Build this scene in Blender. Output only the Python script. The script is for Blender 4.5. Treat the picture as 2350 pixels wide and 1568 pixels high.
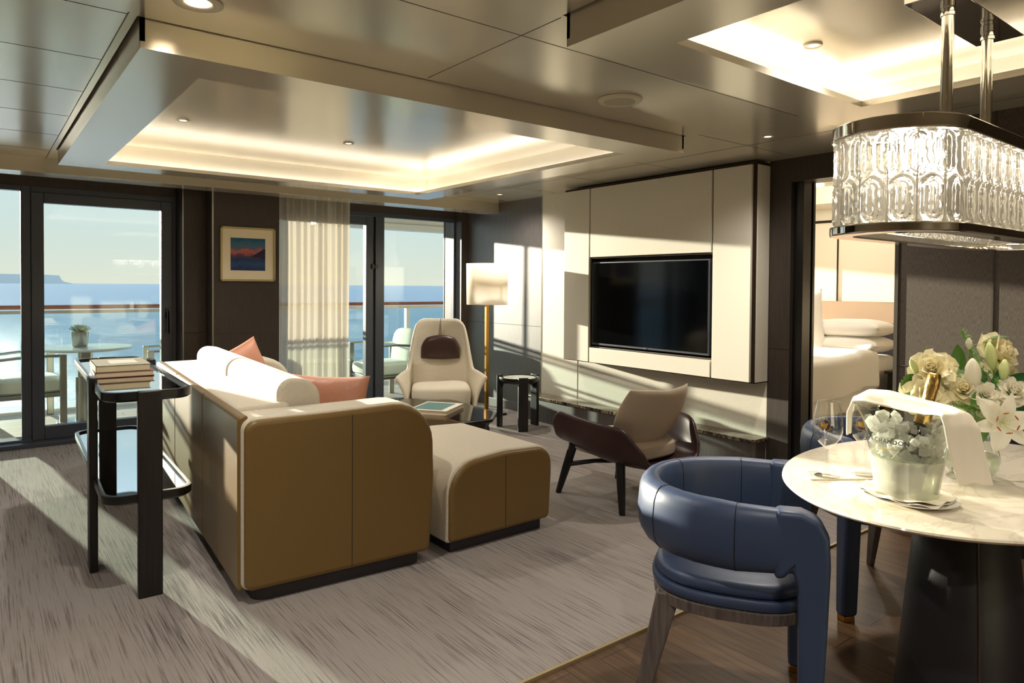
import bpy, bmesh, math, random
from mathutils import Vector, Matrix, noise
random.seed(7)
PI = math.pi
for o in list(bpy.data.objects):
    bpy.data.objects.remove(o)
S = bpy.context.scene
C = S.collection

# ------------------------------------------------------------------ camera
CAM_H = 1.32
yaw, pitch, roll = math.radians(37.844), math.radians(1.1338), math.radians(0.4106)
fwd = Vector((math.sin(yaw) * math.cos(pitch), math.cos(yaw) * math.cos(pitch), -math.sin(pitch)))
rt = Vector((math.cos(yaw), -math.sin(yaw), 0))
up = rt.cross(fwd)
r2 = math.cos(roll) * rt + math.sin(roll) * up
u2 = -math.sin(roll) * rt + math.cos(roll) * up
cam_data = bpy.data.cameras.new('camera')
cam_data.sensor_width = 36.0
cam_data.lens = 1585.03 / 2350 * 36
cam_data.shift_y = (688.12 - 784) / 2350
cam_data.clip_start = 0.05
cam_data.clip_end = 60000
cam = bpy.data.objects.new('camera', cam_data)
C.objects.link(cam)
cam.matrix_world = Matrix(((r2.x, u2.x, -fwd.x, 0), (r2.y, u2.y, -fwd.y, 0), (r2.z, u2.z, -fwd.z, CAM_H), (0, 0, 0, 1)))
S.camera = cam

# ------------------------------------------------------------------ view, sky, sun
S.view_settings.view_transform = 'Standard'
S.view_settings.look = 'None'
S.view_settings.exposure = 0.12
S.view_settings.gamma = 1.0
S.view_settings.use_curve_mapping = False

W = bpy.data.worlds.new('world')
S.world = W
W.use_nodes = True
wn, wl = W.node_tree.nodes, W.node_tree.links
wn.clear()
wo = wn.new('ShaderNodeOutputWorld')
wb = wn.new('ShaderNodeBackground')
tc = wn.new('ShaderNodeTexCoord')
sp = wn.new('ShaderNodeSeparateXYZ')
rp = wn.new('ShaderNodeValToRGB')
wl.new(tc.outputs['Generated'], sp.inputs[0])
wl.new(sp.outputs['Z'], rp.inputs[0])
wl.new(rp.outputs[0], wb.inputs['Color'])
wl.new(wb.outputs[0], wo.inputs['Surface'])
els = rp.color_ramp.elements
els[0].position = 0.0
els[0].color = (0.66, 0.66, 0.56, 1)
els[1].position = 1.0
els[1].color = (0.5, 0.8, 1.3, 1)
for p_, c_ in ((0.06, (0.58, 0.65, 0.61, 1)), (0.17, (0.50, 0.64, 0.70, 1)), (0.34, (0.72, 0.96, 1.22, 1))):
    e = els.new(p_)
    e.color = c_
wb.inputs['Strength'].default_value = 1.3

SUN_AZ, SUN_EL = math.radians(9.5), math.radians(6.3)
sun_dir = Vector((math.sin(SUN_AZ) * math.cos(SUN_EL), -math.cos(SUN_AZ) * math.cos(SUN_EL), -math.sin(SUN_EL)))
sd = bpy.data.lights.new('sun', 'SUN')
sd.energy = 20.0
sd.angle = math.radians(0.6)
sd.color = (1.0, 0.87, 0.70)
sun = bpy.data.objects.new('sun', sd)
C.objects.link(sun)
sun.rotation_euler = sun_dir.to_track_quat('-Z', 'Y').to_euler()
sun.location = (0, 12, 4)

COVE_W = 1.55        # watts per metre of cove
SPOT_W = 62.0
WARM = (1.0, 0.935, 0.84)


# ------------------------------------------------------------------ helpers
def lin(c):
    return tuple((x / 255 / 12.92) if x / 255 <= 0.04045 else ((x / 255 + 0.055) / 1.055) ** 2.4 for x in c)


def mat(name, rgb=(200, 200, 200), rough=0.5, metal=0.0, spec=0.5, coat=0.0, coat_rough=0.1, trans=0.0, ior=1.45,
        sheen=0.0, sub=0.0, emit=None, estr=0.0, alpha=1.0):
    m = bpy.data.materials.new(name)
    m.use_nodes = True
    b = m.node_tree.nodes['Principled BSDF']
    b.inputs['Base Color'].default_value = (*lin(rgb), 1)
    b.inputs['Roughness'].default_value = rough
    b.inputs['Metallic'].default_value = metal
    b.inputs['Specular IOR Level'].default_value = spec
    b.inputs['Coat Weight'].default_value = coat
    b.inputs['Coat Roughness'].default_value = coat_rough
    b.inputs['Transmission Weight'].default_value = trans
    b.inputs['IOR'].default_value = ior
    b.inputs['Sheen Weight'].default_value = sheen
    b.inputs['Subsurface Weight'].default_value = sub
    b.inputs['Subsurface Radius'].default_value = (0.02, 0.015, 0.01)
    if emit:
        b.inputs['Emission Color'].default_value = (*lin(emit), 1)
        b.inputs['Emission Strength'].default_value = estr
    return m


def nodes(m):
    return m.node_tree.nodes, m.node_tree.links, m.node_tree.nodes['Principled BSDF']


def coords(m, scale=(1, 1, 1), kind='Object', rot=(0, 0, 0)):
    n, l, b = nodes(m)
    t = n.new('ShaderNodeTexCoord')
    mp = n.new('ShaderNodeMapping')
    mp.inputs['Scale'].default_value = scale
    mp.inputs['Rotation'].default_value = rot
    l.new(t.outputs[kind], mp.inputs[0])
    return mp.outputs[0]


def add_noise_color(m, c1, c2, scale=(1, 1, 1), ns=5.0, det=3.0, lo=0.3, hi=0.7, rot=(0, 0, 0), dist=0.0, kind='Object'):
    n, l, b = nodes(m)
    t = n.new('ShaderNodeTexNoise')
    t.inputs['Scale'].default_value = ns
    t.inputs['Detail'].default_value = det
    t.inputs['Distortion'].default_value = dist
    l.new(coords(m, scale, kind, rot), t.inputs['Vector'])
    r = n.new('ShaderNodeValToRGB')
    r.color_ramp.elements[0].position = lo
    r.color_ramp.elements[0].color = (*lin(c1), 1)
    r.color_ramp.elements[1].position = hi
    r.color_ramp.elements[1].color = (*lin(c2), 1)
    l.new(t.outputs['Fac'], r.inputs[0])
    l.new(r.outputs[0], b.inputs['Base Color'])
    return r


def add_bump(m, scale=(1, 1, 1), ns=100.0, strength=0.2, dist=0.002, det=2.0, kind='noise', rot=(0, 0, 0)):
    n, l, b = nodes(m)
    if kind == 'noise':
        t = n.new('ShaderNodeTexNoise')
        t.inputs['Detail'].default_value = det
        out = 'Fac'
    else:
        t = n.new('ShaderNodeTexVoronoi')
        out = 'Distance'
    t.inputs['Scale'].default_value = ns
    l.new(coords(m, scale, 'Object', rot), t.inputs['Vector'])
    bp = n.new('ShaderNodeBump')
    bp.inputs['Strength'].default_value = strength
    bp.inputs['Distance'].default_value = dist
    l.new(t.outputs[out], bp.inputs['Height'])
    l.new(bp.outputs[0], b.inputs['Normal'])


def thin_glass(name, tint=(235, 245, 242), refl=0.5, rough=0.0, ior=1.45):
    m = bpy.data.materials.new(name)
    m.use_nodes = True
    n, l = m.node_tree.nodes, m.node_tree.links
    n.clear()
    o = n.new('ShaderNodeOutputMaterial')
    mx = n.new('ShaderNodeMixShader')
    t = n.new('ShaderNodeBsdfTransparent')
    g = n.new('ShaderNodeBsdfGlossy')
    # Schlick reflectance from the facing angle, the same on both sides of the sheet
    f = n.new('ShaderNodeLayerWeight')
    f.inputs['Blend'].default_value = 0.5
    pw = n.new('ShaderNodeMath')
    pw.operation = 'POWER'
    pw.inputs[1].default_value = 4.0
    l.new(f.outputs['Facing'], pw.inputs[0])
    mm = n.new('ShaderNodeMath')
    mm.operation = 'MULTIPLY_ADD'
    mm.inputs[1].default_value = refl
    mm.inputs[2].default_value = 0.045 * refl
    t.inputs[0].default_value = (*lin(tint), 1)
    g.inputs['Roughness'].default_value = rough
    g.inputs['Color'].default_value = (1, 1, 1, 1)
    l.new(pw.outputs[0], mm.inputs[0])
    l.new(mm.outputs[0], mx.inputs[0])
    l.new(t.outputs[0], mx.inputs[1])
    l.new(g.outputs[0], mx.inputs[2])
    l.new(mx.outputs[0], o.inputs[0])
    return m


def milky(name, rgb, fac=0.5, rough=0.1, gloss=0.2):
    """clear/translucent mix for frosted crystal, ice and sheer cloth"""
    m = bpy.data.materials.new(name)
    m.use_nodes = True
    n, l = m.node_tree.nodes, m.node_tree.links
    n.clear()
    o = n.new('ShaderNodeOutputMaterial')
    t = n.new('ShaderNodeBsdfTransparent')
    tr = n.new('ShaderNodeBsdfTranslucent')
    d = n.new('ShaderNodeBsdfDiffuse')
    g = n.new('ShaderNodeBsdfGlossy')
    g.inputs['Roughness'].default_value = rough
    for q in (t, tr, d):
        q.inputs[0].default_value = (*lin(rgb), 1)
    a = n.new('ShaderNodeMixShader')
    a.inputs[0].default_value = 0.5
    l.new(tr.outputs[0], a.inputs[1])
    l.new(d.outputs[0], a.inputs[2])
    b = n.new('ShaderNodeMixShader')
    b.inputs[0].default_value = fac
    l.new(t.outputs[0], b.inputs[1])
    l.new(a.outputs[0], b.inputs[2])
    c = n.new('ShaderNodeMixShader')
    c.inputs[0].default_value = gloss
    l.new(b.outputs[0], c.inputs[1])
    l.new(g.outputs[0], c.inputs[2])
    l.new(c.outputs[0], o.inputs[0])
    return m


class MB:
    def __init__(self):
        self.v, self.f = [], []

    def add(self, vs, fs):
        k = len(self.v)
        self.v += [tuple(a) for a in vs]
        self.f += [tuple(i + k for i in q) for q in fs]
        return self

    def box(self, x0, y0, z0, x1, y1, z1, M=None):
        vs = [Vector(p) for p in ((x0, y0, z0), (x1, y0, z0), (x1, y1, z0), (x0, y1, z0),
                                  (x0, y0, z1), (x1, y0, z1), (x1, y1, z1), (x0, y1, z1))]
        if M is not None:
            vs = [M @ a for a in vs]
        return self.add(vs, [(0, 3, 2, 1), (4, 5, 6, 7), (0, 1, 5, 4), (1, 2, 6, 5), (2, 3, 7, 6), (3, 0, 4, 7)])

    def prism(self, pts, z0, z1, M=None):
        n = len(pts)
        vs = [Vector((p[0], p[1], z0)) for p in pts] + [Vector((p[0], p[1], z1)) for p in pts]
        if M is not None:
            vs = [M @ a for a in vs]
        fs = [tuple(range(n - 1, -1, -1)), tuple(range(n, 2 * n))]
        fs += [(i, (i + 1) % n, n + (i + 1) % n, n + i) for i in range(n)]
        return self.add(vs, fs)

    def loft(self, rings, cap=True, closed=True):
        n = len(rings[0])
        vs = [p for r in rings for p in r]
        fs = []
        for k in range(len(rings) - 1):
            for i in range(n if closed else n - 1):
                j = (i + 1) % n
                fs.append((k * n + i, k * n + j, (k + 1) * n + j, (k + 1) * n + i))
        if cap:
            fs.append(tuple(range(n - 1, -1, -1)))
            fs.append(tuple(range((len(rings) - 1) * n, len(rings) * n)))
        return self.add(vs, fs)

    def lathe(self, prof, n=32, c=(0, 0, 0), M=None, sx=1.0, sy=1.0):
        vs, fs = [], []
        for r, z in prof:
            for i in range(n):
                a = 2 * PI * i / n
                p = Vector((c[0] + r * sx * math.cos(a), c[1] + r * sy * math.sin(a), c[2] + z))
                vs.append(M @ p if M is not None else p)
        for k in range(len(prof) - 1):
            for i in range(n):
                j = (i + 1) % n
                fs.append((k * n + i, k * n + j, (k + 1) * n + j, (k + 1) * n + i))
        if prof[0][0] > 1e-5:
            fs.append(tuple(range(n - 1, -1, -1)))
        if prof[-1][0] > 1e-5:
            fs.append(tuple(range((len(prof) - 1) * n, len(prof) * n)))
        return self.add(vs, fs)

    def lathe_open(self, prof, n=32, c=(0, 0, 0), M=None):
        vs, fs = [], []
        for r, z in prof:
            for i in range(n):
                a = 2 * PI * i / n
                p = Vector((c[0] + r * math.cos(a), c[1] + r * math.sin(a), c[2] + z))
                vs.append(M @ p if M is not None else p)
        for k in range(len(prof) - 1):
            for i in range(n):
                j = (i + 1) % n
                fs.append((k * n + i, k * n + j, (k + 1) * n + j, (k + 1) * n + i))
        return self.add(vs, fs)

    def tube(self, path, rad, n=10, flat=1.0, closed=False):
        path = [Vector(p) for p in path]
        m = len(path)
        rads = rad if isinstance(rad, (list, tuple)) else [rad] * m
        rings = []
        nrm = None
        for i, p in enumerate(path):
            if closed:
                t = (path[(i + 1) % m] - path[i - 1]).normalized()
            else:
                t = (path[min(i + 1, m - 1)] - path[max(i - 1, 0)]).normalized()
            if nrm is None:
                a = Vector((0, 0, 1)) if abs(t.z) < 0.9 else Vector((1, 0, 0))
                nrm = t.cross(a).normalized()
            nrm = (nrm - t * nrm.dot(t)).normalized()
            b = t.cross(nrm)
            rings.append([p + rads[i] * (math.cos(2 * PI * k / n) * nrm + flat * math.sin(2 * PI * k / n) * b) for k in range(n)])
        if closed:
            rings.append(rings[0])
            return self.loft(rings, cap=False)
        return self.loft(rings)

    def ell(self, c, r, n=16, m=10, p=1.0, M=None):
        """super ellipsoid; p<1 squarer"""
        def sg(x, e):
            return math.copysign(abs(x) ** e, x)
        vs, fs = [], []
        for j in range(m + 1):
            th = -PI / 2 + PI * j / m
            for i in range(n):
                ph = 2 * PI * i / n
                v = Vector((c[0] + r[0] * sg(math.cos(th), p) * sg(math.cos(ph), p),
                            c[1] + r[1] * sg(math.cos(th), p) * sg(math.sin(ph), p),
                            c[2] + r[2] * sg(math.sin(th), p)))
                vs.append(M @ v if M is not None else v)
        for j in range(m):
            for i in range(n):
                k = (i + 1) % n
                fs.append((j * n + i, j * n + k, (j + 1) * n + k, (j + 1) * n + i))
        return self.add(vs, fs)

    def build(self, name, material=None, parent=None, smooth=False, bevel=0.0, seg=2, subsurf=0, solid=0.0, loc=None,
              rot=None, angle=35, offset=-1.0, merge=True):
        me = bpy.data.meshes.new(name)
        me.from_pydata(self.v, [], self.f)
        bm = bmesh.new()
        bm.from_mesh(me)
        if merge:
            bmesh.ops.remove_doubles(bm, verts=bm.verts, dist=1e-6)
        bmesh.ops.recalc_face_normals(bm, faces=bm.faces)
        bm.to_mesh(me)
        bm.free()
        me.update()
        if smooth or bevel:
            me.polygons.foreach_set('use_smooth', [True] * len(me.polygons))
            if not subsurf:
                me.set_sharp_from_angle(angle=math.radians(angle))
        o = bpy.data.objects.new(name, me)
        C.objects.link(o)
        if material:
            me.materials.append(material)
        if parent:
            o.parent = parent
        if loc:
            o.location = loc
        if rot:
            o.rotation_euler = rot
        if solid:
            md = o.modifiers.new('solid', 'SOLIDIFY')
            md.thickness = solid
            md.offset = offset
        if bevel:
            md = o.modifiers.new('bevel', 'BEVEL')
            md.width = bevel
            md.segments = seg
            md.limit_method = 'ANGLE'
            md.angle_limit = math.radians(40)
            md.harden_normals = False
        if subsurf:
            md = o.modifiers.new('sub', 'SUBSURF')
            md.levels = subsurf
            md.render_levels = subsurf
        return o


def tag(o, label=None, cat=None, group=None, kind=None):
    if label:
        o['label'] = label
    if cat:
        o['category'] = cat
    if group:
        o['group'] = group
    if kind:
        o['kind'] = kind
    return o


def thing(name, label, cat, loc=(0, 0, 0), rz=0.0, group=None):
    o = bpy.data.objects.new(name, None)
    C.objects.link(o)
    o.empty_display_size = 0.1
    o.location = loc
    o.rotation_euler = (0, 0, rz)
    return tag(o, label, cat, group)


def struct(o):
    o['kind'] = 'structure'
    return o


def copy_tree(o, parent=None):
    c = o.copy()
    C.objects.link(c)
    c.parent = parent
    for ch in [x for x in C.objects if x.parent == o]:
        copy_tree(ch, c)
    return c


def rrect(x0, y0, x1, y1, r, n=6):
    pts = []
    for cx, cy, a0 in ((x1 - r, y1 - r, 0), (x0 + r, y1 - r, 90), (x0 + r, y0 + r, 180), (x1 - r, y0 + r, 270)):
        for i in range(n + 1):
            a = math.radians(a0 + 90 * i / n)
            pts.append((cx + r * math.cos(a), cy + r * math.sin(a)))
    return pts


def rotz(a):
    return Matrix.Rotation(a, 4, 'Z')


def area_light(name, loc, size, size_y, watts, direction=(0, 0, 1), color=WARM, parent=None):
    d = bpy.data.lights.new(name, 'AREA')
    d.shape = 'RECTANGLE'
    d.size = size
    d.size_y = size_y
    d.energy = watts
    d.color = color
    o = bpy.data.objects.new(name, d)
    C.objects.link(o)
    o.location = loc
    dz = Vector(direction)
    o.rotation_euler = dz.to_track_quat('-Z', 'Y').to_euler()
    if parent:
        o.parent = parent
    return o


def point_light(name, loc, watts, radius=0.04, color=WARM, parent=None):
    d = bpy.data.lights.new(name, 'POINT')
    d.energy = watts
    d.shadow_soft_size = radius
    d.color = color
    o = bpy.data.objects.new(name, d)
    C.objects.link(o)
    o.location = loc
    if parent:
        o.parent = parent
    return o


# ------------------------------------------------------------------ materials
M = {}
M['ceil'] = mat('ceiling_cream', (222, 214, 196), 0.20, 0.48, 0.8)
M['seam'] = mat('seam_dark', (60, 52, 42), 0.6)
M['dark_wood'] = mat('dark_wood_veneer', (62, 54, 48), 0.42, spec=0.6)
add_noise_color(M['dark_wood'], (50, 43, 38), (65, 56, 49), (1, 1, 0.03), 260, 3, 0.35, 0.65)
M['dark_satin'] = mat('dark_satin_panel', (70, 64, 60), 0.42, spec=1.0, coat=1.0, coat_rough=0.38)
add_noise_color(M['dark_satin'], (58, 52, 50), (84, 76, 70), (1, 1, 0.04), 140, 3, 0.35, 0.65)
M['taupe_wall'] = mat('taupe_textile_wall', (98, 86, 72), 0.7)
add_noise_color(M['taupe_wall'], (62, 54, 47), (88, 77, 65), (1, 1, 0.10), 420, 3, 0.35, 0.65)
M['vinyl'] = mat('pale_wall_vinyl', (218, 208, 184), 0.55)
add_noise_color(M['vinyl'], (212, 206, 190), (222, 216, 201), (1, 1, 1), 140, 3, 0.35, 0.65)
add_bump(M['vinyl'], (1, 1, 1), 400, 0.15, 0.001)
M['plain_wall'] = mat('plain_wall', (200, 190, 165), 0.6)
M['metal_frame'] = mat('dark_window_metal', (76, 80, 90), 0.36, 0.4, 0.6)
M['black'] = mat('black_lacquer', (14, 13, 14), 0.28, spec=0.6)
M['black_wood'] = mat('black_stained_wood', (26, 22, 22), 0.4)
add_noise_color(M['black_wood'], (18, 15, 15), (36, 31, 30), (1, 1, 0.06), 90, 3)
M['marble_dark'] = mat('brown_marble', (110, 95, 78), 0.12, spec=0.6)
add_noise_color(M['marble_dark'], (40, 31, 24), (130, 112, 88), (1, 1, 1), 28, 6, 0.4, 0.6, dist=1.0)
M['brass'] = mat('brushed_brass', (190, 140, 62), 0.32, 1.0)
M['chrome'] = mat('polished_chrome', (225, 222, 215), 0.06, 1.0)
M['steel'] = mat('brushed_steel', (170, 168, 160), 0.3, 1.0)
M['window_glass'] = thin_glass('window_glass', (245, 249, 248), 0.7)

# carpet
m = M['carpet'] = mat('streaked_carpet', (165, 155, 140), 0.95, spec=0.1)
n, l, b = nodes(m)
t1 = n.new('ShaderNodeTexNoise')
t1.inputs['Scale'].default_value = 7
t1.inputs['Detail'].default_value = 6
t1.inputs['Roughness'].default_value = 0.65
l.new(coords(m, (21, 0.38, 1)), t1.inputs['Vector'])
t2 = n.new('ShaderNodeTexNoise')
t2.inputs['Scale'].default_value = 1.4
t2.inputs['Detail'].default_value = 2
l.new(coords(m, (1.5, 0.8, 1)), t2.inputs['Vector'])
mu = n.new('ShaderNodeMath')
mu.operation = 'MULTIPLY_ADD'
mu.inputs[1].default_value = 0.35
l.new(t2.outputs['Fac'], mu.inputs[0])
l.new(t1.outputs['Fac'], mu.inputs[2])
r = n.new('ShaderNodeValToRGB')
r.color_ramp.elements[0].position = 0.67
r.color_ramp.elements[0].color = (*lin((152, 144, 138)), 1)
r.color_ramp.elements[1].position = 0.92
r.color_ramp.elements[1].color = (*lin((76, 70, 70)), 1)
e = r.color_ramp.elements.new(0.78)
e.color = (*lin((122, 114, 110)), 1)
l.new(mu.outputs[0], r.inputs[0])
l.new(r.outputs[0], b.inputs['Base Color'])
add_bump(m, (1, 1, 1), 260, 0.6, 0.004, 3)

# wood floor: planks along Y
m = M['floor'] = mat('dark_oak_planks', (84, 64, 46), 0.42)
n, l, b = nodes(m)
br = n.new('ShaderNodeTexBrick')
br.offset = 0.37
br.inputs['Scale'].default_value = 1.0
br.inputs['Brick Width'].default_value = 1.25
br.inputs['Row Height'].default_value = 0.145
br.inputs['Mortar Size'].default_value = 0.0016
br.inputs['Color1'].default_value = (*lin((84, 62, 44)), 1)
br.inputs['Color2'].default_value = (*lin((106, 80, 56)), 1)
br.inputs['Mortar'].default_value = (*lin((34, 24, 18)), 1)
l.new(coords(m, (1, 1, 1), 'Object', (0, 0, PI / 2)), br.inputs['Vector'])
g = n.new('ShaderNodeTexNoise')
g.inputs['Scale'].default_value = 3
g.inputs['Detail'].default_value = 6
g.inputs['Distortion'].default_value = 0.8
l.new(coords(m, (14, 1.2, 1)), g.inputs['Vector'])
mx = n.new('ShaderNodeMix')
mx.data_type = 'RGBA'
mx.blend_type = 'MULTIPLY'
mx.inputs[0].default_value = 0.75
gr = n.new('ShaderNodeValToRGB')
gr.color_ramp.elements[0].position = 0.3
gr.color_ramp.elements[0].color = (0.35, 0.32, 0.3, 1)
gr.color_ramp.elements[1].position = 0.65
gr.color_ramp.elements[1].color = (1, 1, 1, 1)
l.new(g.outputs['Fac'], gr.inputs[0])
l.new(br.outputs['Color'], mx.inputs[6])
l.new(gr.outputs[0], mx.inputs[7])
l.new(mx.outputs[2], b.inputs['Base Color'])

# ------------------------------------------------------------------ sea and sky side
SEA_Z = -24.0
m = M['sea'] = mat('sea_water', (84, 128, 168), 0.3, spec=0.35)
n, l, b = nodes(m)
t = n.new('ShaderNodeTexNoise')
t.inputs['Scale'].default_value = 0.55
t.inputs['Detail'].default_value = 8
t.inputs['Roughness'].default_value = 0.62
l.new(coords(m, (0.35, 1.3, 1), 'Object', (0, 0, 0.55)), t.inputs['Vector'])
bp = n.new('ShaderNodeBump')
bp.inputs['Strength'].default_value = 1.0
bp.inputs['Distance'].default_value = 1.1
l.new(t.outputs['Fac'], bp.inputs['Height'])
l.new(bp.outputs[0], b.inputs['Normal'])
rr = n.new('ShaderNodeValToRGB')
rr.color_ramp.elements[0].position = 0.35
rr.color_ramp.elements[0].color = (*lin((58, 92, 118)), 1)
rr.color_ramp.elements[1].position = 0.65
rr.color_ramp.elements[1].color = (*lin((126, 152, 166)), 1)
l.new(t.outputs['Fac'], rr.inputs[0])
l.new(rr.outputs[0], b.inputs['Base Color'])
o = MB().add([(-30000, 12, SEA_Z), (40000, 12, SEA_Z), (40000, 42000, SEA_Z), (-30000, 42000, SEA_Z)], [(0, 1, 2, 3)]).build('sea', M['sea'])
tag(o, 'rippled blue sea stretching to the horizon beyond the balcony rail', 'sea', kind='stuff')
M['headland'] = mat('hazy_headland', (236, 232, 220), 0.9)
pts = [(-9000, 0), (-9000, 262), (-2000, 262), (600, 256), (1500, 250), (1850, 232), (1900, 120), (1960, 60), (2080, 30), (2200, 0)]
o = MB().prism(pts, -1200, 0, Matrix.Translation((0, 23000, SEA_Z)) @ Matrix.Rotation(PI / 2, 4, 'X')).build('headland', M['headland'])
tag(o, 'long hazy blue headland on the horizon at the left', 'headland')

# ------------------------------------------------------------------ room constants
ZC = 2.218
YW = 6.73
XR = 4.477

# floor + carpet
struct(MB().box(-3.0, -2.2, -0.12, 4.65, 6.98, 0.0).build('floor', M['floor']))
o = MB().box(-2.98, 1.765, 0.0, 4.476, 6.62, 0.010).build('carpet', M['carpet'], bevel=0.004)
tag(o, 'pale beige wall-to-wall carpet with thin grey brown streaks running to the windows', 'carpet')
struct(MB().box(-2.98, 1.752, 0.0, 4.40, 1.765, 0.011).build('trim_1', mat('threshold_strip', (170, 152, 116), 0.4, 0.4)))

# ceiling slab with two holes
hx0, hx1, hy0, hy1 = 0.445, 3.327, 2.631, 5.575
dx0, dx1, dy0, dy1 = 1.552, 3.31, -0.11, 1.712
cb = MB()
X0, X1, Y0, Y1 = -3.0, 4.66, -2.2, 6.98
zt = ZC + 0.1
G = 0.01
for (a, b_, c_, d_) in ((X0, hy1 + G, X1, Y1), (X0, hy0 - G, hx0 - G, hy1 + G), (hx1 + G, hy0 - G, X1, hy1 + G),
                        (X0, dy1 + G, X1, hy0 - G), (X0, dy0 - G, dx0 - G, dy1 + G), (dx1 + G, dy0 - G, X1, dy1 + G), (X0, Y0, X1, dy0 - G)):
    cb.box(a, b_, ZC, c_, d_, zt)
ceiling = struct(cb.build('ceiling', M['ceil']))
sb = MB()
for xx in (0.405, 1.549, 3.85):
    if xx < 1:
        sb.box(xx, 2.6, ZC - 0.0008, xx + 0.003, 6.0, ZC)
    elif xx < 2:
        sb.box(xx, 1.74, ZC - 0.0008, xx + 0.003, 2.6, ZC)
    else:
        sb.box(xx, 0.0, ZC - 0.0008, xx + 0.003, 6.0, ZC)
for yy in (2.62, 3.22, 3.81, 4.42, 5.03, 5.63):
    sb.box(-3, yy, ZC - 0.0008, 0.405, yy + 0.003, ZC)
for yy in (1.74, 2.55, 3.4, 4.2, 5.0, 5.8):
    sb.box(3.36, yy, ZC - 0.0008, 4.4, yy + 0.003, ZC)
sb.box(-3, 1.95, ZC - 0.0008, 3.4, 1.953, ZC)
sb.build('panel_seam', M['seam'], ceiling)


def coffer(x0, x1, y0, y1, w, zb, zl, zr, ribbon):
    """hanging frame with a lit cove and a raised panel, all one dropped tray"""
    f = MB()
    ix0, ix1, iy0, iy1 = x0 + w, x1 - w, y0 + w, y1 - w
    zt_ = zr
    t = 0.015
    for (a, b_, c_, d_) in ((x0, y0, x1, iy0), (x0, iy1, x1, y1), (x0, iy0, ix0, iy1), (ix1, iy0, x1, iy1)):
        f.box(a, b_, zb, c_, d_, zl)
    for (a, b_, c_, d_) in ((x0, y0, x1, y0 + t), (x0, y1 - t, x1, y1), (x0, y0, x0 + t, y1), (x1 - t, y0, x1, y1)):
        f.box(a, b_, zl, c_, d_, zt_)
    fr = f.build('tray_frame', M['ceil'], ceiling, merge=False)
    MB().box(x0 - 0.03, y0 - 0.03, zr, x1 + 0.03, y1 + 0.03, zr + 0.03).build('tray_panel', M['ceil'], ceiling)
    d = 0.05
    zz = zl + 0.012
    L, Wd = x1 - x0 - 2 * d, y1 - y0 - 2 * d
    for (cx, cy), ln, ax, dr in [(((x0 + x1) / 2, y0 + d), L, 0, (0, 0.4, 1)), (((x0 + x1) / 2, y1 - d), L, 0, (0, -0.4, 1)),
                                 ((x0 + d, (y0 + y1) / 2), Wd, 1, (0.4, 0, 1)), ((x1 - d, (y0 + y1) / 2), Wd, 1, (-0.4, 0, 1))]:
        a = area_light('cove_light', (cx, cy, zz), ln, 0.02, ribbon * ln, (0, 0, 1))
        # strip long axis: X for ax 0, Y for ax 1
        a.rotation_euler = (PI, 0, 0 if ax == 0 else PI / 2)
        a.parent = ceiling
    return fr


coffer(hx0, hx1, hy0, hy1, 0.244, 2.117, 2.141, 2.30, COVE_W)
coffer(dx0, dx1, dy0, dy1, 0.25, 2.113, 2.139, 2.26, COVE_W)
# soffit along the windows
struct(MB().box(-3.0, 6.006, 2.112, XR, 6.254, ZC + 0.001).build('trim_2', M['ceil'], bevel=0.002))


# ------------------------------------------------------------------ walls
# window wall: header, jambs, column
struct(MB().box(-3.0, YW + 0.005, 2.094, 4.66, 6.98, ZC).build('wall_window', M['dark_wood']))
struct(MB().box(1.42, 6.48, 0, 1.62, 6.98, ZC).box(1.607, 6.25, 0, 2.177, 6.98, ZC).build('wall_column', M['dark_wood'], merge=False))
struct(MB().box(4.39, 6.60, 0, 4.66, 6.98, ZC).build('wall_corner', M['dark_wood']))
struct(MB().box(1.415, 6.475, 0.889, 1.606, 6.481, 0.893).box(1.602, 6.2475, 0.889, 2.178, 6.2515, 0.893).box(1.604, 6.25, 0.889, 1.6072, 6.48, 0.893).build('trim_3', M['seam'], merge=False))
struct(MB().box(1.600, 6.243, 0.0, 1.612, 6.255, ZC).box(1.417, 6.474, 0, 1.425, 6.484, ZC).build('trim_4', M['steel'], merge=False))
# right wall, living room: dark satin panels and the pale panel
struct(MB().box(XR, 5.262, 0, XR + 0.17, 6.61, ZC).build('wall_right', M['dark_satin']))
struct(MB().box(XR - 0.002, 5.27, 0.913, XR + 0.001, 6.6, 0.917).build('trim_5', M['seam']))
struct(MB().box(XR - 0.012, 5.27, 0.01, XR, 6.6, 0.095).build('baseboard_right', M['dark_satin'], bevel=0.002))
struct(MB().box(4.46, 2.766, 0, XR + 0.17, 5.262, ZC).build('wall_media', M['vinyl']))
struct(MB().box(4.458, 4.73, 0.26, 4.461, 4.733, 2.2).box(4.457, 5.256, 0.25, 4.4775, 5.266, ZC).build('trim_6', M['steel'], merge=False))
# dark wall round the bedroom door
struct(MB().box(4.46, 2.60, 0, 4.647, 2.766, ZC).box(4.46, 1.70, 2.054, 4.647, 2.60, ZC).build('wall_door', M['dark_wood'], merge=False))
struct(MB().box(4.456, 2.605, 0.01, 4.460, 2.764, 0.10).build('baseboard_door', M['black_wood']))
struct(MB().box(4.457, 2.605, 0.892, 4.4605, 2.766, 0.895).build('trim_7', M['seam']))
struct(MB().box(4.50, 2.53, 0, 4.60, 2.60, 2.054).box(4.62, 2.525, 0, 4.647, 2.60, 2.054).build('trim_8', M['black'], merge=False))
door3 = struct(MB().box(4.535, 2.545, 0.01, 4.575, 2.63, 2.05).build('door_3', M['black_wood']))
MB().box(4.530, 2.556, 0.95, 4.536, 2.580, 1.12).build('flush_pull', M['black'], door3, bevel=0.002)
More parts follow.
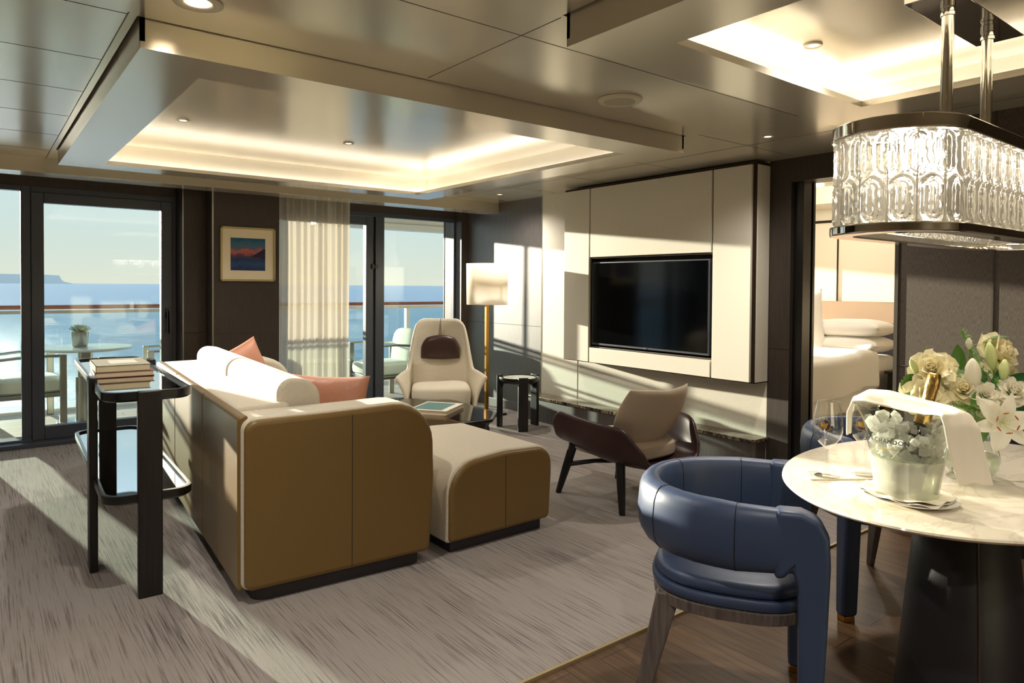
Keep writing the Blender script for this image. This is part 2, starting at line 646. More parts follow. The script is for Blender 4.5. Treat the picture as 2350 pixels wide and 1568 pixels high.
# dining side wall (steps forward)
struct(MB().box(4.057, -2.2, 0, 4.647, 1.73, ZC).build('wall_dining', M['taupe_wall']))
tb = MB()
for yy in (1.265, 0.80, 0.33, -0.14):
    tb.box(4.053, yy - 0.004, 0.1, 4.058, yy + 0.004, ZC)
tb.box(4.050, 1.716, 0.0, 4.062, 1.736, ZC)
tb.box(4.053, -2, 0.893, 4.058, 1.716, 0.897)
struct(tb.build('trim_9', M['seam'], merge=False))
struct(MB().box(4.044, -2.2, 0, 4.057, 1.72, 0.1).build('baseboard_dining', M['black_wood']))
# rear and left walls (behind the camera)
struct(MB().box(-3.15, -2.2, 0, -3.0, 6.98, ZC + 0.1).build('wall_left', M['plain_wall']))
struct(MB().box(-3.15, -2.35, 0, 4.66, -2.2, ZC + 0.1).build('wall_rear', M['plain_wall']))
struct(MB().box(-3.0, 6.60, 0, -0.10, 6.98, ZC).build('wall_window_left', M['dark_wood']))


# ------------------------------------------------------------------ windows and balcony doors
def frame_bars(rects, y0=YW, y1=6.80):
    b = MB()
    for x0, x1, z0, z1 in rects:
        b.box(x0, y0, z0, x1, y1, z1)
    return b


struct(MB().box(-0.10, 6.62, 0.0, 4.39, 6.72, 0.045).box(-0.10, 6.72, 0.0, 4.39, 6.90, 0.06).build('trim_10', M['metal_frame'], bevel=0.004, merge=False))
w1 = struct(frame_bars([(-0.10, -0.05, 0.05, 2.094), (-0.10, 0.286, 2.05, 2.094), (0.286, 0.352, 0.05, 2.094), (-0.10, 0.286, 0.05, 0.062)]).build('window_1', M['metal_frame'], bevel=0.003, merge=False))
MB().box(-0.06, 6.765, 0.05, 0.29, 6.775, 2.06).build('pane', M['window_glass'], w1)
d1 = struct(MB().box(0.352, 6.715, 0.05, 0.438, 6.79, 2.045).box(1.296, 6.715, 0.05, 1.385, 6.79, 2.045).box(0.438, 6.715, 0.05, 1.296, 6.79, 0.155)
            .box(0.438, 6.715, 1.963, 1.296, 6.79, 2.045).build('door_1', M['metal_frame'], bevel=0.004, merge=False))
MB().box(0.43, 6.755, 0.15, 1.30, 6.765, 1.97).build('pane', M['window_glass'], d1)
hd = MB().box(1.325, 6.690, 1.02, 1.350, 6.716, 1.10).tube([(1.338, 6.70, 1.075), (1.338, 6.655, 1.075), (1.338, 6.65, 1.06), (1.340, 6.65, 0.88)], 0.010, 8)
hd.build('door_handle', M['black'], d1, smooth=True)
struct(MB().box(0.352, YW, 2.045, 1.42, 6.80, 2.094).box(1.385, YW, 0.05, 1.42, 6.80, 2.05).box(2.18, YW, 2.05, 4.39, 6.80, 2.094).build('trim_11', M['metal_frame'], merge=False, bevel=0.003))
d2 = struct(MB().box(2.19, 6.715, 0.05, 2.27, 6.79, 2.045).box(3.262, 6.715, 0.05, 3.345, 6.79, 2.045).box(2.27, 6.715, 0.05, 3.262, 6.79, 0.155)
            .box(2.27, 6.715, 1.956, 3.262, 6.79, 2.045).build('door_2', M['metal_frame'], bevel=0.004, merge=False))
MB().box(2.26, 6.755, 0.15, 3.27, 6.765, 1.97).build('pane', M['window_glass'], d2)
lk = MB().box(3.322, 6.695, 1.49, 3.352, 6.716, 1.545).box(3.356, 6.70, 1.50, 3.395, 6.716, 1.535)
lk.build('lock', M['black'], d2, bevel=0.003)
w2 = struct(frame_bars([(3.379, 3.482, 0.05, 2.05), (4.372, 4.392, 0.05, 2.05), (3.482, 4.38, 0.05, 0.075)]).box(3.345, 6.76, 0.05, 3.38, 6.80, 2.05).box(4.264, 6.764, 0.05, 4.276, 6.778, 2.05)
            .build('window_2', M['metal_frame'], bevel=0.003, merge=False))
MB().box(3.48, 6.765, 0.06, 4.265, 6.775, 2.05).box(4.277, 6.765, 0.06, 4.375, 6.775, 2.05).build('pane', M['window_glass'], w2, merge=False)

# ------------------------------------------------------------------ balcony
M['deck'] = mat('balcony_deck', (178, 160, 140), 0.5)
n, l, b = nodes(M['deck'])
br = n.new('ShaderNodeTexBrick')
br.inputs['Scale'].default_value = 1
br.inputs['Brick Width'].default_value = 2.4
br.inputs['Row Height'].default_value = 0.16
br.inputs['Mortar Size'].default_value = 0.004
br.inputs['Color1'].default_value = (*lin((176, 156, 134)), 1)
br.inputs['Color2'].default_value = (*lin((188, 170, 148)), 1)
br.inputs['Mortar'].default_value = (*lin((120, 100, 84)), 1)
l.new(coords(M['deck']), br.inputs['Vector'])
l.new(br.outputs['Color'], b.inputs['Base Color'])
M['white_paint'] = mat('white_marine_paint', (225, 225, 220), 0.4)
o = MB().box(-4, 6.98, -0.12, 9, 8.62, -0.03).build('balcony_deck', M['deck'])
struct(o)
o = MB().box(-4, 8.62, -0.5, 9, 9.14, 0.0).build('balcony_kerb', M['white_paint'], bevel=0.01)
struct(o)
o = MB().box(-4, 6.98, 2.46, 9, 9.25, 2.60).build('balcony_ceiling', M['white_paint'])
struct(o)
o = MB().box(3.6, 8.9, 2.12, 9, 9.1, 2.21).box(3.6, 8.95, 2.21, 9, 9.05, 2.46).build('balcony_beam', M['white_paint'], bevel=0.01, merge=False)
tag(o, 'cream painted beam under the deck above, seen through the right-hand pane', 'beam')
rail = thing('balcony_railing', 'glass balcony railing with varnished wooden handrail and slim metal posts', 'railing', (0, 9.0, 0))
M['teak'] = mat('varnished_teak', (150, 82, 52), 0.3, spec=0.6)
M['rail_glass'] = thin_glass('railing_glass', (236, 245, 244), 0.35)
MB().tube([(-4, 0, 1.055), (9, 0, 1.055)], 0.032, 12, 0.75).build('handrail', M['teak'], rail, smooth=True)
MB().box(-4, -0.02, 0.985, 9, 0.02, 1.02).build('top_channel', M['steel'], rail)
MB().box(-4, -0.006, 0.0, 9, 0.006, 0.99).build('glass_panel', M['rail_glass'], rail)
for px in (-2.6, -1.0, 2.45, 5.03, 7.5):
    MB().box(px - 0.025, -0.04, 0.0, px + 0.025, 0.04, 0.99).build('post', M['white_paint'], rail, bevel=0.005)

# balcony furniture
M['outdoor_cushion'] = mat('pale_outdoor_cushion', (214, 220, 206), 0.85)
M['table_glass'] = mat('pale_tabletop', (212, 224, 220), 0.12, spec=0.6)
bt = thing('balcony_table', 'round pale table with thick steel column, holding a succulent on the balcony', 'table', (0.84, 7.85, -0.03))
MB().lathe([(0, 0.705), (0.395, 0.705), (0.41, 0.715), (0.41, 0.722), (0.40, 0.73), (0, 0.73)], 48).build('tabletop', M['table_glass'], bt, smooth=True)
MB().lathe([(0.082, 0.02), (0.082, 0.44), (0.064, 0.445), (0.064, 0.705)], 32).build('column', M['steel'], bt, smooth=True)
MB().lathe([(0, 0), (0.24, 0), (0.24, 0.012), (0.235, 0.02), (0, 0.02)], 40).build('base_plate', M['steel'], bt, smooth=True)
M['succulent'] = mat('succulent_leaf', (140, 168, 132), 0.6)
pot = thing('potted_succulent', 'small green succulent in a brushed steel pot on the round balcony table', 'plant', (0.80, 7.88, 0.70))
MB().lathe([(0, 0), (0.058, 0), (0.066, 0.01), (0.076, 0.145), (0.072, 0.148), (0.068, 0.13), (0, 0.125)], 32).build('pot', M['steel'], pot, smooth=True)
sb = MB()
for k in range(30):
    a = k * 2.399
    tilt = 0.25 + 1.1 * k / 30
    ln = 0.075 + 0.045 * k / 30
    d = Vector((math.cos(a) * math.sin(tilt), math.sin(a) * math.sin(tilt), math.cos(tilt)))
    sd_ = Vector((-math.sin(a), math.cos(a), 0))
    p0 = Vector((0, 0, 0.14))
    nn = d.cross(sd_)
    rings = []
    for q, w in ((0, 0.006), (0.35, 0.013), (0.7, 0.015), (0.92, 0.007), (1.0, 0.001)):
        c = p0 + d * ln * q
        rings.append([c + sd_ * w, c + nn * w * 0.45, c - sd_ * w, c - nn * w * 0.45])
    sb.loft(rings)
sb.build('leaves', M['succulent'], pot, smooth=True, merge=False)


def balcony_chair(loc, rz, label):
    t = thing('balcony_chair', label, 'chair', loc, rz, 'balcony armchairs')
    for sx in (-1, 1):
        MB().box(sx * 0.31 - 0.02, 0.24, 0, sx * 0.31 + 0.02, 0.30, 0.66).build('leg', M['steel'], t, bevel=0.006)
        MB().box(sx * 0.31 - 0.02, -0.30, 0, sx * 0.31 + 0.02, -0.24, 0.60).build('leg', M['steel'], t, bevel=0.006)
        MB().tube([(sx * 0.31, 0.29, 0.65), (sx * 0.32, 0.0, 0.655), (sx * 0.30, -0.30, 0.63)], 0.014, 8).build('armrest', M['steel'], t, smooth=True)
    MB().box(-0.31, -0.28, 0.26, 0.31, 0.28, 0.30).build('seat_frame', M['steel'], t, bevel=0.006)
    MB().ell((0, 0.02, 0.37), (0.30, 0.30, 0.085), 24, 12, 0.45).build('seat_cushion', M['outdoor_cushion'], t, smooth=True)
    MB().ell((0, -0.24, 0.60), (0.29, 0.09, 0.26), 24, 12, 0.55, Matrix.Rotation(0.12, 4, 'X')).build('back_cushion', M['outdoor_cushion'], t, smooth=True)
    return t


balcony_chair((0.36, 8.15, -0.03), -PI / 2 + 0.1, 'cushioned steel balcony armchair at the far left, left of the round table')
balcony_chair((1.72, 8.15, -0.03), PI / 2 - 0.1, 'cushioned steel balcony armchair right of the round table, partly behind the door stile')
ch3 = balcony_chair((3.85, 7.45, -0.03), PI / 2, 'cushioned balcony armchair outside the right pane behind the cream wing chair')
t = thing('balcony_side_table', 'low pale balcony side table with thin dark legs seen between curtain and door stile', 'table', (3.25, 7.75, -0.03))
MB().lathe([(0, 0.44), (0.28, 0.44), (0.28, 0.46), (0, 0.46)], 32).build('tabletop', M['table_glass'], t, smooth=True)
for a in (0.6, 2.7, 4.8):
    MB().tube([(0.2 * math.cos(a), 0.2 * math.sin(a), 0.44), (0.23 * math.cos(a), 0.23 * math.sin(a), 0)], 0.012, 8).build('leg', M['metal_frame'], t, smooth=True)

# ------------------------------------------------------------------ ceiling fixtures
M['fixture'] = mat('fixture_enamel', (205, 196, 172), 0.35)
M['lamp_lens'] = mat('lit_lens', (255, 240, 215), 0.4, emit=(255, 232, 196), estr=9.0)


def downlight(x, y, z, label, r=0.035, spot=True, w=None):
    t = thing('downlight', label, 'ceiling light', (x, y, z), 0, 'recessed ceiling downlights')
    MB().lathe([(r * 0.55, -0.001), (r, -0.001), (r, -0.006), (r * 0.92, -0.008), (r * 0.62, -0.006), (r * 0.55, -0.002)], 28).build('trim_ring', M['fixture'], t, smooth=True)
    MB().lathe([(0, -0.0035), (r * 0.52, -0.0035), (r * 0.5, -0.0015), (0, -0.0015)], 24).build('lens', M['lamp_lens'], t, smooth=True)
    d = bpy.data.lights.new('spot', 'SPOT')
    d.energy = w if w else SPOT_W
    d.spot_size = math.radians(150)
    d.spot_blend = 1.0
    d.shadow_soft_size = 0.03
    d.color = WARM
    o = bpy.data.objects.new('spot_light', d)
    C.objects.link(o)
    o.parent = t
    o.location = (0, 0, -0.03)


downlight(0.566, 2.37, ZC, 'larger ceiling downlight cut by the top edge of the photo', 0.075)
downlight(0.987, 4.487, 2.30, 'small lit downlight in the living tray ceiling, nearer the window doors at left')
downlight(2.04, 4.476, 2.30, 'small lit downlight in the living tray ceiling, middle of the panel')
downlight(2.556, 1.411, 2.26, 'small lit downlight in the dining tray ceiling beside the chandelier canopy')
downlight(3.702, 2.314, ZC, 'small lit downlight in the flat ceiling above the media wall corner')
downlight(4.05, 5.42, ZC, 'small lit downlight by the window soffit corner above the floor lamp')
for x, y, w_ in ((-1.4, 2.4, 'left of the sofa, beyond the left edge of the photo'), (-1.4, 4.6, 'near the left end of the window wall, beyond the left edge'),
                 (-1.2, 0.4, 'far left above the photographer'), (0.6, 0.3, 'directly above the photographer'), (0.6, -1.2, 'behind the photographer by the rear wall'),
                 (2.4, -1.2, 'behind the dining table by the rear wall')):
    downlight(x, y, ZC, 'unseen added fill downlight ' + w_)  # unseen downlights added to raise the room's ambient light
t = thing('ceiling_speaker', 'round perforated ceiling speaker grille between the two tray ceilings', 'speaker', (2.442, 2.314, ZC))
MB().lathe([(0.075, -0.001), (0.108, -0.001), (0.108, -0.004), (0.10, -0.012), (0.082, -0.016), (0.075, -0.013)], 40).build('trim_ring', M['fixture'], t, smooth=True)
m = M['grille'] = mat('speaker_grille', (180, 172, 150), 0.5)
add_bump(m, (1, 1, 1), 160, 1.0, 0.003, kind='voronoi')
MB().lathe([(0, -0.018), (0.05, -0.017), (0.08, -0.013), (0.08, -0.002), (0, -0.002)], 40).build('grille', M['grille'], t, smooth=True)

# ------------------------------------------------------------------ media wall
mu_ = thing('media_cabinet', 'pale fabric panelled wall cabinet with dark metal edging holding the television', 'wall cabinet', (4.277, 2.766, 0.647))
XD = 0.183
M['edge'] = mat('dark_bronze_edge', (62, 48, 36), 0.35, 0.6)
ya, yb, yc, yd = 0.0, 3.114 - 2.766, 4.396 - 2.766, 4.739 - 2.766
zt2 = 2.204 - 0.647
zo0, zo1 = 0.79 - 0.647, 1.572 - 0.647
MB().box(0.02, ya, 0, XD, yb, zt2).box(0.02, yc, 0, XD, yd, zt2).box(0.02, yb, zo1, XD, yc, zt2).box(0.02, yb, 0, XD, yc, zo0).box(0.15, yb, zo0, XD, yc, zo1).build('carcass', M['edge'], mu_, merge=False)
g = 0.0075
for nm, (y0, y1, z0, z1) in (('side_panel', (ya + 0.026, yb - g, g, zt2 - 0.022)), ('side_panel', (yc + g, yd - 0.014, g, zt2 - 0.022)),
                             ('upper_panel', (yb + g, yc - g, zo1 + g, zt2 - 0.022)), ('lower_panel', (yb + g, yc - g, g, zo0 - g))):
    MB().box(0.0, y0, z0, 0.022, y1, z1).build(nm, M['vinyl'], mu_, bevel=0.002)
MB().box(0.030, -0.006, g, XD - 0.004, 0.004, zt2 - 0.022).build('end_panel', M['vinyl'], mu_, bevel=0.002)
MB().box(0.02, yb, zo0, 0.15, yc, zo0 + 0.004).box(0.02, yb, zo1 - 0.004, 0.15, yc, zo1).box(0.02, yb, zo0, 0.15, yb + 0.004, zo1).box(0.02, yc - 0.004, zo0, 0.15, yc, zo1).build('niche_lining', M['steel'], mu_, merge=False)
tv = thing('television', 'wide black flat-screen television set in the panelled cabinet', 'television', (4.297, 3.765, 0.81))
M['screen'] = mat('tv_screen', (5, 6, 9), 0.09, spec=0.5)
Mt = Matrix.Rotation(-0.012, 4, 'X')
MB().box(0.0, -0.615, 0.0, 0.045, 0.615, 0.725).box(0.045, -0.35, 0.1, 0.10, 0.35, 0.6).build('housing', M['metal_frame'], tv, bevel=0.004, merge=False)
MB().box(-0.002, -0.603, 0.018, 0.001, 0.603, 0.713).build('screen', M['screen'], tv)
MB().box(-0.003, -0.015, 0.005, 0.0, 0.015, 0.012).build('logo', M['steel'], tv)

ledge = thing('marble_ledge', 'low brown marble topped ledge running along the wall under the television', 'ledge', (0, 0, 0))
lp = [(4.46, 5.262), (4.46, 2.752), (4.33, 2.752)]
rr_ = 0.05
for i in range(7):
    a = math.radians(270 - 90 * i / 6)
    lp.append((4.277 + rr_ + rr_ * math.cos(a), 2.752 + rr_ + rr_ * math.sin(a)))
lp += [(4.277, 5.30), (4.4765, 5.30), (4.4765, 5.263)]
MB().prism(lp, 0.228, 0.254).build('stone_top', M['marble_dark'], ledge, bevel=0.003)
lp2 = [(4.458, 5.262), (4.458, 2.768), (4.35, 2.768)]
for i in range(7):
    a = math.radians(270 - 90 * i / 6)
    lp2.append((4.298 + rr_ + rr_ * math.cos(a), 2.768 + rr_ + rr_ * math.sin(a)))
lp2 += [(4.298, 5.29), (4.4755, 5.29), (4.4755, 5.264)]
MB().prism(lp2, 0.011, 0.228).build('base', M['dark_satin'], ledge, smooth=True)

# picture
pc = thing('framed_picture', 'small square seascape at sunset in a pale gold frame with cream mount', 'picture', (1.90, 6.25, 1.582))
M['gold_frame'] = mat('pale_gold_frame', (188, 172, 128), 0.35, 0.6)
M['mount'] = mat('cream_mount', (246, 234, 206), 0.8)
w, h_ = 0.237, 0.238
f = MB()
for x0, x1, z0, z1 in ((-w, w, h_ - 0.018, h_), (-w, w, -h_, -h_ + 0.018), (-w, -w + 0.018, -h_, h_), (w - 0.018, w, -h_, h_)):
    f.box(x0, -0.025, z0, x1, -0.001, z1)
f.build('frame', M['gold_frame'], pc, bevel=0.003, merge=False)
MB().box(-w + 0.01, -0.012, -h_ + 0.01, w - 0.01, -0.002, h_ - 0.01).build('mount', M['mount'], pc)
m = M['art'] = mat('seascape_print', (60, 80, 130), 0.7)
n, l, b = nodes(m)
t = n.new('ShaderNodeTexCoord')
s_ = n.new('ShaderNodeSeparateXYZ')
l.new(t.outputs['Object'], s_.inputs[0])
no = n.new('ShaderNodeTexNoise')
no.inputs['Scale'].default_value = 22
no.inputs['Detail'].default_value = 5
no.inputs['Distortion'].default_value = 1.2
l.new(t.outputs['Object'], no.inputs['Vector'])
# height of band bent by noise and by a rising headland at right
ma = n.new('ShaderNodeMath'); ma.operation = 'MULTIPLY_ADD'
ma.inputs[1].default_value = 0.10; ma.inputs[2].default_value = -0.05
l.new(no.outputs['Fac'], ma.inputs[0])
mb = n.new('ShaderNodeMath'); mb.operation = 'ADD'
l.new(ma.outputs[0], mb.inputs[0]); l.new(s_.outputs['Z'], mb.inputs[1])
mr = n.new('ShaderNodeMapRange')
mr.inputs['From Min'].default_value = -0.14; mr.inputs['From Max'].default_value = 0.14
l.new(mb.outputs[0], mr.inputs['Value'])
ra = n.new('ShaderNodeValToRGB')
cols = [(0.0, (34, 48, 96)), (0.2, (44, 84, 132)), (0.33, (40, 50, 92)), (0.45, (84, 70, 106)), (0.52, (176, 96, 92)), (0.62, (190, 110, 96)), (0.68, (92, 104, 128)), (0.85, (62, 112, 142)), (1.0, (40, 92, 132))]
ra.color_ramp.elements[0].color = (*lin(cols[0][1]), 1)
ra.color_ramp.elements[1].color = (*lin(cols[-1][1]), 1)
for p_, c_ in cols[1:-1]:
    e = ra.color_ramp.elements.new(p_)
    e.color = (*lin(c_), 1)
l.new(mr.outputs[0], ra.inputs[0])
l.new(ra.outputs[0], b.inputs['Base Color'])
MB().box(-0.15, -0.0135, -0.142, 0.148, -0.011, 0.142).build('print', M['art'], pc)
M['headland_ink'] = mat('print_headland_ink', (52, 44, 72), 0.8)
MB().prism([(0.02, -0.02), (0.148, -0.035), (0.148, 0.055), (0.11, 0.035), (0.07, 0.01)], 0, 0.0008, Matrix.Translation((0, -0.0136, 0)) @ Matrix.Rotation(PI / 2, 4, 'X')).build('headland_motif', M['headland_ink'], pc)

# curtain
m = M['curtain'] = bpy.data.materials.new('sheer_curtain')
m.use_nodes = True
n, l = m.node_tree.nodes, m.node_tree.links
n.clear()
oo = n.new('ShaderNodeOutputMaterial')
a1 = n.new('ShaderNodeBsdfDiffuse'); a1.inputs[0].default_value = (*lin((212, 205, 192)), 1)
a2 = n.new('ShaderNodeBsdfTranslucent'); a2.inputs[0].default_value = (*lin((186, 178, 164)), 1)
a3 = n.new('ShaderNodeBsdfTransparent')
m1 = n.new('ShaderNodeMixShader'); m1.inputs[0].default_value = 0.28
m2 = n.new('ShaderNodeMixShader'); m2.inputs[0].default_value = 0.12
l.new(a1.outputs[0], m1.inputs[1]); l.new(a2.outputs[0], m1.inputs[2])
l.new(m1.outputs[0], m2.inputs[1]); l.new(a3.outputs[0], m2.inputs[2])
l.new(m2.outputs[0], oo.inputs[0])
cur = thing('sheer_curtain', 'drawn-back cream sheer curtain hanging in folds beside the picture column', 'curtain', (2.19, 6.45, 0.0))
NX, NZ = 150, 14
vs, fs = [], []
for j in range(NZ + 1):
    z = 0.02 + (ZC - 0.03) * j / NZ
    for i in range(NX + 1):
        u = i / NX
        x = u * 0.76 + 0.006 * math.sin(3 * z + 9 * u) * (1 - j / NZ)
        ph = u * 2 * PI * 11
        y = 0.035 * math.sin(ph + 0.5 * math.sin(2.1 * ph / 5)) * (0.75 + 0.25 * math.sin(u * 23)) + 0.01 * math.sin(z * 2 + u * 12)
        vs.append((x, y, z))
for j in range(NZ):
    for i in range(NX):
        k = j * (NX + 1) + i
        fs.append((k, k + 1, k + NX + 2, k + NX + 1))
MB().add(vs, fs).build('cloth', M['curtain'], cur, smooth=True, angle=180)
MB().box(0.0, -0.012, ZC - 0.012, 0.76, 0.012, ZC).build('track', M['white_paint'], cur)

# ------------------------------------------------------------------ bedroom beyond the door
M['bed_wall'] = mat('bedroom_wall_vinyl', (232, 222, 198), 0.6)
M['taupe'] = mat('taupe_headboard', (158, 136, 112), 0.7)
struct(MB().box(4.65, 0.6, -0.12, 7.2, 6.98, 0.0).build('floor', M['carpet']))
struct(MB().box(7.0, 0.6, 0, 7.15, 6.98, 2.5).build('wall_bedroom', M['bed_wall']))
struct(MB().box(4.65, 0.5, 0, 7.15, 0.6, 2.5).build('wall_bedroom_side', M['bed_wall']))
struct(MB().box(4.65, 6.73, 2.1, 7.15, 6.98, 2.5).box(4.65, 6.73, 0, 5.0, 6.98, 2.1).build('wall_bedroom_window', M['dark_wood'], merge=False))
struct(MB().box(4.66, 0.5, 2.30, 7.15, 6.98, 2.42).box(4.66, 1.2, 2.14, 5.4, 6.6, 2.30).box(6.5, 1.2, 2.14, 7.0, 6.6, 2.30).box(5.4, 1.2, 2.14, 6.5, 1.9, 2.30).box(5.4, 5.6, 2.14, 6.5, 6.6, 2.30).build('ceiling', M['ceil'], merge=False))
struct(MB().box(6.985, 0.6, 2.0, 7.0, 6.7, 2.025).box(6.993, 3.55, 1.19, 7.001, 3.565, 2.0).build('trim_12', M['edge'], merge=False))
hb = thing('headboard', 'taupe upholstered headboard band along the bedroom wall above a dark base panel', 'headboard', (6.94, 2.3, 0))
MB().box(0.0, 0, 0.98, 0.058, 2.9, 1.19).build('padded_band', M['taupe'], hb, bevel=0.008)
MB().box(0.02, 0, 0.0, 0.058, 2.9, 0.98).build('base_panel', M['black_wood'], hb)
ns = thing('nightstand', 'small dark nightstand beside the bed, just left of the dining wall edge', 'nightstand', (6.72, 2.62, 0))
MB().box(-0.2, -0.22, 0.0, 0.2, 0.22, 0.55).build('body', M['black_wood'], ns, bevel=0.004)
MB().box(-0.22, -0.24, 0.55, 0.21, 0.24, 0.575).build('top', M['edge'], ns, bevel=0.003)
M['linen'] = mat('white_bed_linen', (238, 234, 226), 0.85, sheen=0.2)
bed = thing('bed', 'white made bed with folded duvet seen through the open bedroom door', 'bed', (0, 0, 0))
MB().box(5.08, 3.02, 0.0, 6.9, 4.78, 0.22).build('bed_base', M['taupe'], bed, bevel=0.02)
MB().box(5.0, 2.94, 0.22, 6.92, 4.86, 0.69).build('mattress', M['linen'], bed, bevel=0.05, seg=4)
NX, NY = 60, 60
vs, fs = [], []
for j in range(NY + 1):
    for i in range(NX + 1):
        u, v = i / NX, j / NY
        x = 4.80 + u * 1.62
        # across the bed: hang, top, hang
        s_ = (v - 0.5) * 2.72
        if s_ < -0.98:
            y, z = 3.9 - 0.98 - 0.05 * math.sin(min(1, (-0.98 - s_) / 0.1) * PI / 2), 0.74 - max(0, -0.98 - s_ - 0.04)
            y -= 0.02 * math.sin(x * 9) * (-0.98 - s_) * 2
        elif s_ > 0.98:
            y, z = 3.9 + 1.03, 0.74 - (s_ - 0.98)
        else:
            y, z = 3.9 + s_, 0.74
        z += 0.012 * math.sin(x * 5 + y * 3) + 0.008 * noise.noise(Vector((x * 4, y * 4, 0)))
        if u < 0.14:
            z -= (0.14 - u) ** 0.8 * 1.6
            x = 4.95 - (0.14 - u) * 0.25
        if u > 0.80:
            z += 0.03 * min(1, (u - 0.80) / 0.03)
        vs.append((x, y, max(z, 0.12)))
for j in range(NY):
    for i in range(NX):
        k = j * (NX + 1) + i
        fs.append((k, k + 1, k + NX + 2, k + NX + 1))
MB().add(vs, fs).build('duvet', M['linen'], bed, smooth=True, angle=60, solid=0.03, subsurf=1)


def pillow_mesh(a, b, t, n=22, pinch=0.07):
    m_ = MB()
    for side in (1, -1):
        vs, fs = [], []
        for j in range(n + 1):
            for i in range(n + 1):
                u, v = -1 + 2 * i / n, -1 + 2 * j / n
                x = a * u * (1 - pinch * (1 - v * v))
                y = b * v * (1 - pinch * (1 - u * u))
                th = t * (max(0, (1 - u ** 4)) * max(0, (1 - v ** 4))) ** 0.55
                th *= 1 + 0.06 * noise.noise(Vector((u * 2.2, v * 2.2, side + a * 7)))
                vs.append((x, y, side * th))
        for j in range(n):
            for i in range(n):
                k = j * (n + 1) + i
                fs.append((k, k + 1, k + n + 2, k + n + 1))
        m_.add(vs, fs)
    return m_


p = pillow_mesh(0.36, 0.25, 0.085).build('pillow', M['linen'], smooth=True, angle=180, loc=(6.55, 3.20, 0.80), rot=(0, 0, PI / 2))
tag(p, 'white pillow lying at the bottom of the pair at the head of the bed', 'pillow', 'bed pillows')
p = pillow_mesh(0.36, 0.25, 0.085).build('pillow', M['linen'], smooth=True, angle=180, loc=(6.56, 3.20, 0.945), rot=(0.03, 0.03, PI / 2 + 0.04))
tag(p, 'white pillow on top of the pair at the head of the bed', 'pillow', 'bed pillows')
p = pillow_mesh(0.30, 0.30, 0.10).build('pillow', M['linen'], smooth=True, angle=180, loc=(6.30, 3.62, 1.02), rot=(PI / 2 - 0.18, 0, PI / 2))
tag(p, 'large square white pillow standing upright on the bed beside the door jamb', 'pillow', 'bed pillows')
bl = thing('bedroom_fill_lamp', 'added bedroom ceiling fill lamp brightening the room beyond the doorway', 'ceiling light', (5.9, 3.2, 2.30))
MB().lathe([(0, -0.004), (0.03, -0.004), (0.035, -0.001), (0, -0.001)], 20).build('lens', M['lamp_lens'], bl, smooth=True)
point_light('bedroom_fill', (0, 0, -0.12), 34, 0.08, parent=bl)  # lamp added to brighten the bedroom behind the doorway

# ------------------------------------------------------------------ fabrics and leathers
M['leather_tan'] = mat('olive_tan_leather', (118, 92, 48), 0.42, spec=0.5)
add_bump(M['leather_tan'], (1, 1, 1), 500, 0.12, 0.0006, kind='voronoi')
M['boucle'] = mat('oatmeal_fabric', (205, 190, 164), 0.92, sheen=0.25)
add_bump(M['boucle'], (1, 1, 1), 330, 0.5, 0.002)
add_noise_color(M['boucle'], (190, 179, 158), (215, 205, 185), (1, 1, 1), 260, 2, 0.3, 0.7)
M['boucle_stripe'] = mat('ribbed_cream_fabric', (228, 218, 196), 0.9, sheen=0.2)
add_bump(M['boucle_stripe'], (0.12, 0.12, 1), 170, 0.9, 0.003)
M['pink_leather'] = mat('blush_leather', (196, 138, 112), 0.45)
add_bump(M['pink_leather'], (1, 1, 1), 9, 0.5, 0.02, 3)
M['woven'] = mat('woven_cream_brown', (190, 160, 134), 0.85)
add_noise_color(M['woven'], (132, 100, 80), (214, 190, 166), (1, 1, 1), 75, 1, 0.42, 0.58)
add_bump(M['woven'], (1, 1, 1), 75, 1.0, 0.006)
M['plinth'] = mat('dark_plinth', (44, 40, 42), 0.45)
M['brown_leather'] = mat('aubergine_leather', (56, 34, 34), 0.34, spec=0.5)
M['taupe_leather'] = mat('taupe_leather', (194, 177, 154), 0.45)
M['choc_leather'] = mat('chocolate_leather', (68, 46, 42), 0.4)
M['blue_leather'] = mat('navy_leather', (54, 68, 96), 0.40, spec=0.5)
add_bump(M['blue_leather'], (1, 1, 1), 600, 0.08, 0.0005, kind='voronoi')
M['grey_wood'] = mat('grey_stained_wood', (96, 88, 84), 0.4)
add_noise_color(M['grey_wood'], (80, 72, 70), (110, 101, 96), (1, 1, 0.08), 90, 3)

# swap y and z so prisms drawn in (x, z) run along y
XZ = Matrix(((1, 0, 0, 0), (0, 0, 1, 0), (0, 1, 0, 0), (0, 0, 0, 1)))


def rpoly(corners, n=7):
    """corners: (x, y, r) in ccw order -> rounded polygon"""
    out = []
    m_ = len(corners)
    for i in range(m_):
        p0, p1, p2 = Vector(corners[i - 1][:2]), Vector(corners[i][:2]), Vector(corners[(i + 1) % m_][:2])
        r = corners[i][2]
        if r <= 0:
            out.append(tuple(p1))
            continue
        a, b_ = (p0 - p1).normalized(), (p2 - p1).normalized()
        ang = a.angle(b_)
        d = r / math.tan(ang / 2)
        s0, s1 = p1 + a * d, p1 + b_ * d
        cc = p1 + (a + b_).normalized() * (r / math.sin(ang / 2))
        a0 = math.atan2(*(s0 - cc).yx)
        a1 = math.atan2(*(s1 - cc).yx)
        da = (a1 - a0 + PI) % (2 * PI) - PI
        for k in range(n + 1):
            t_ = a0 + da * k / n
            out.append((cc.x + r * math.cos(t_), cc.y + r * math.sin(t_)))
    return out


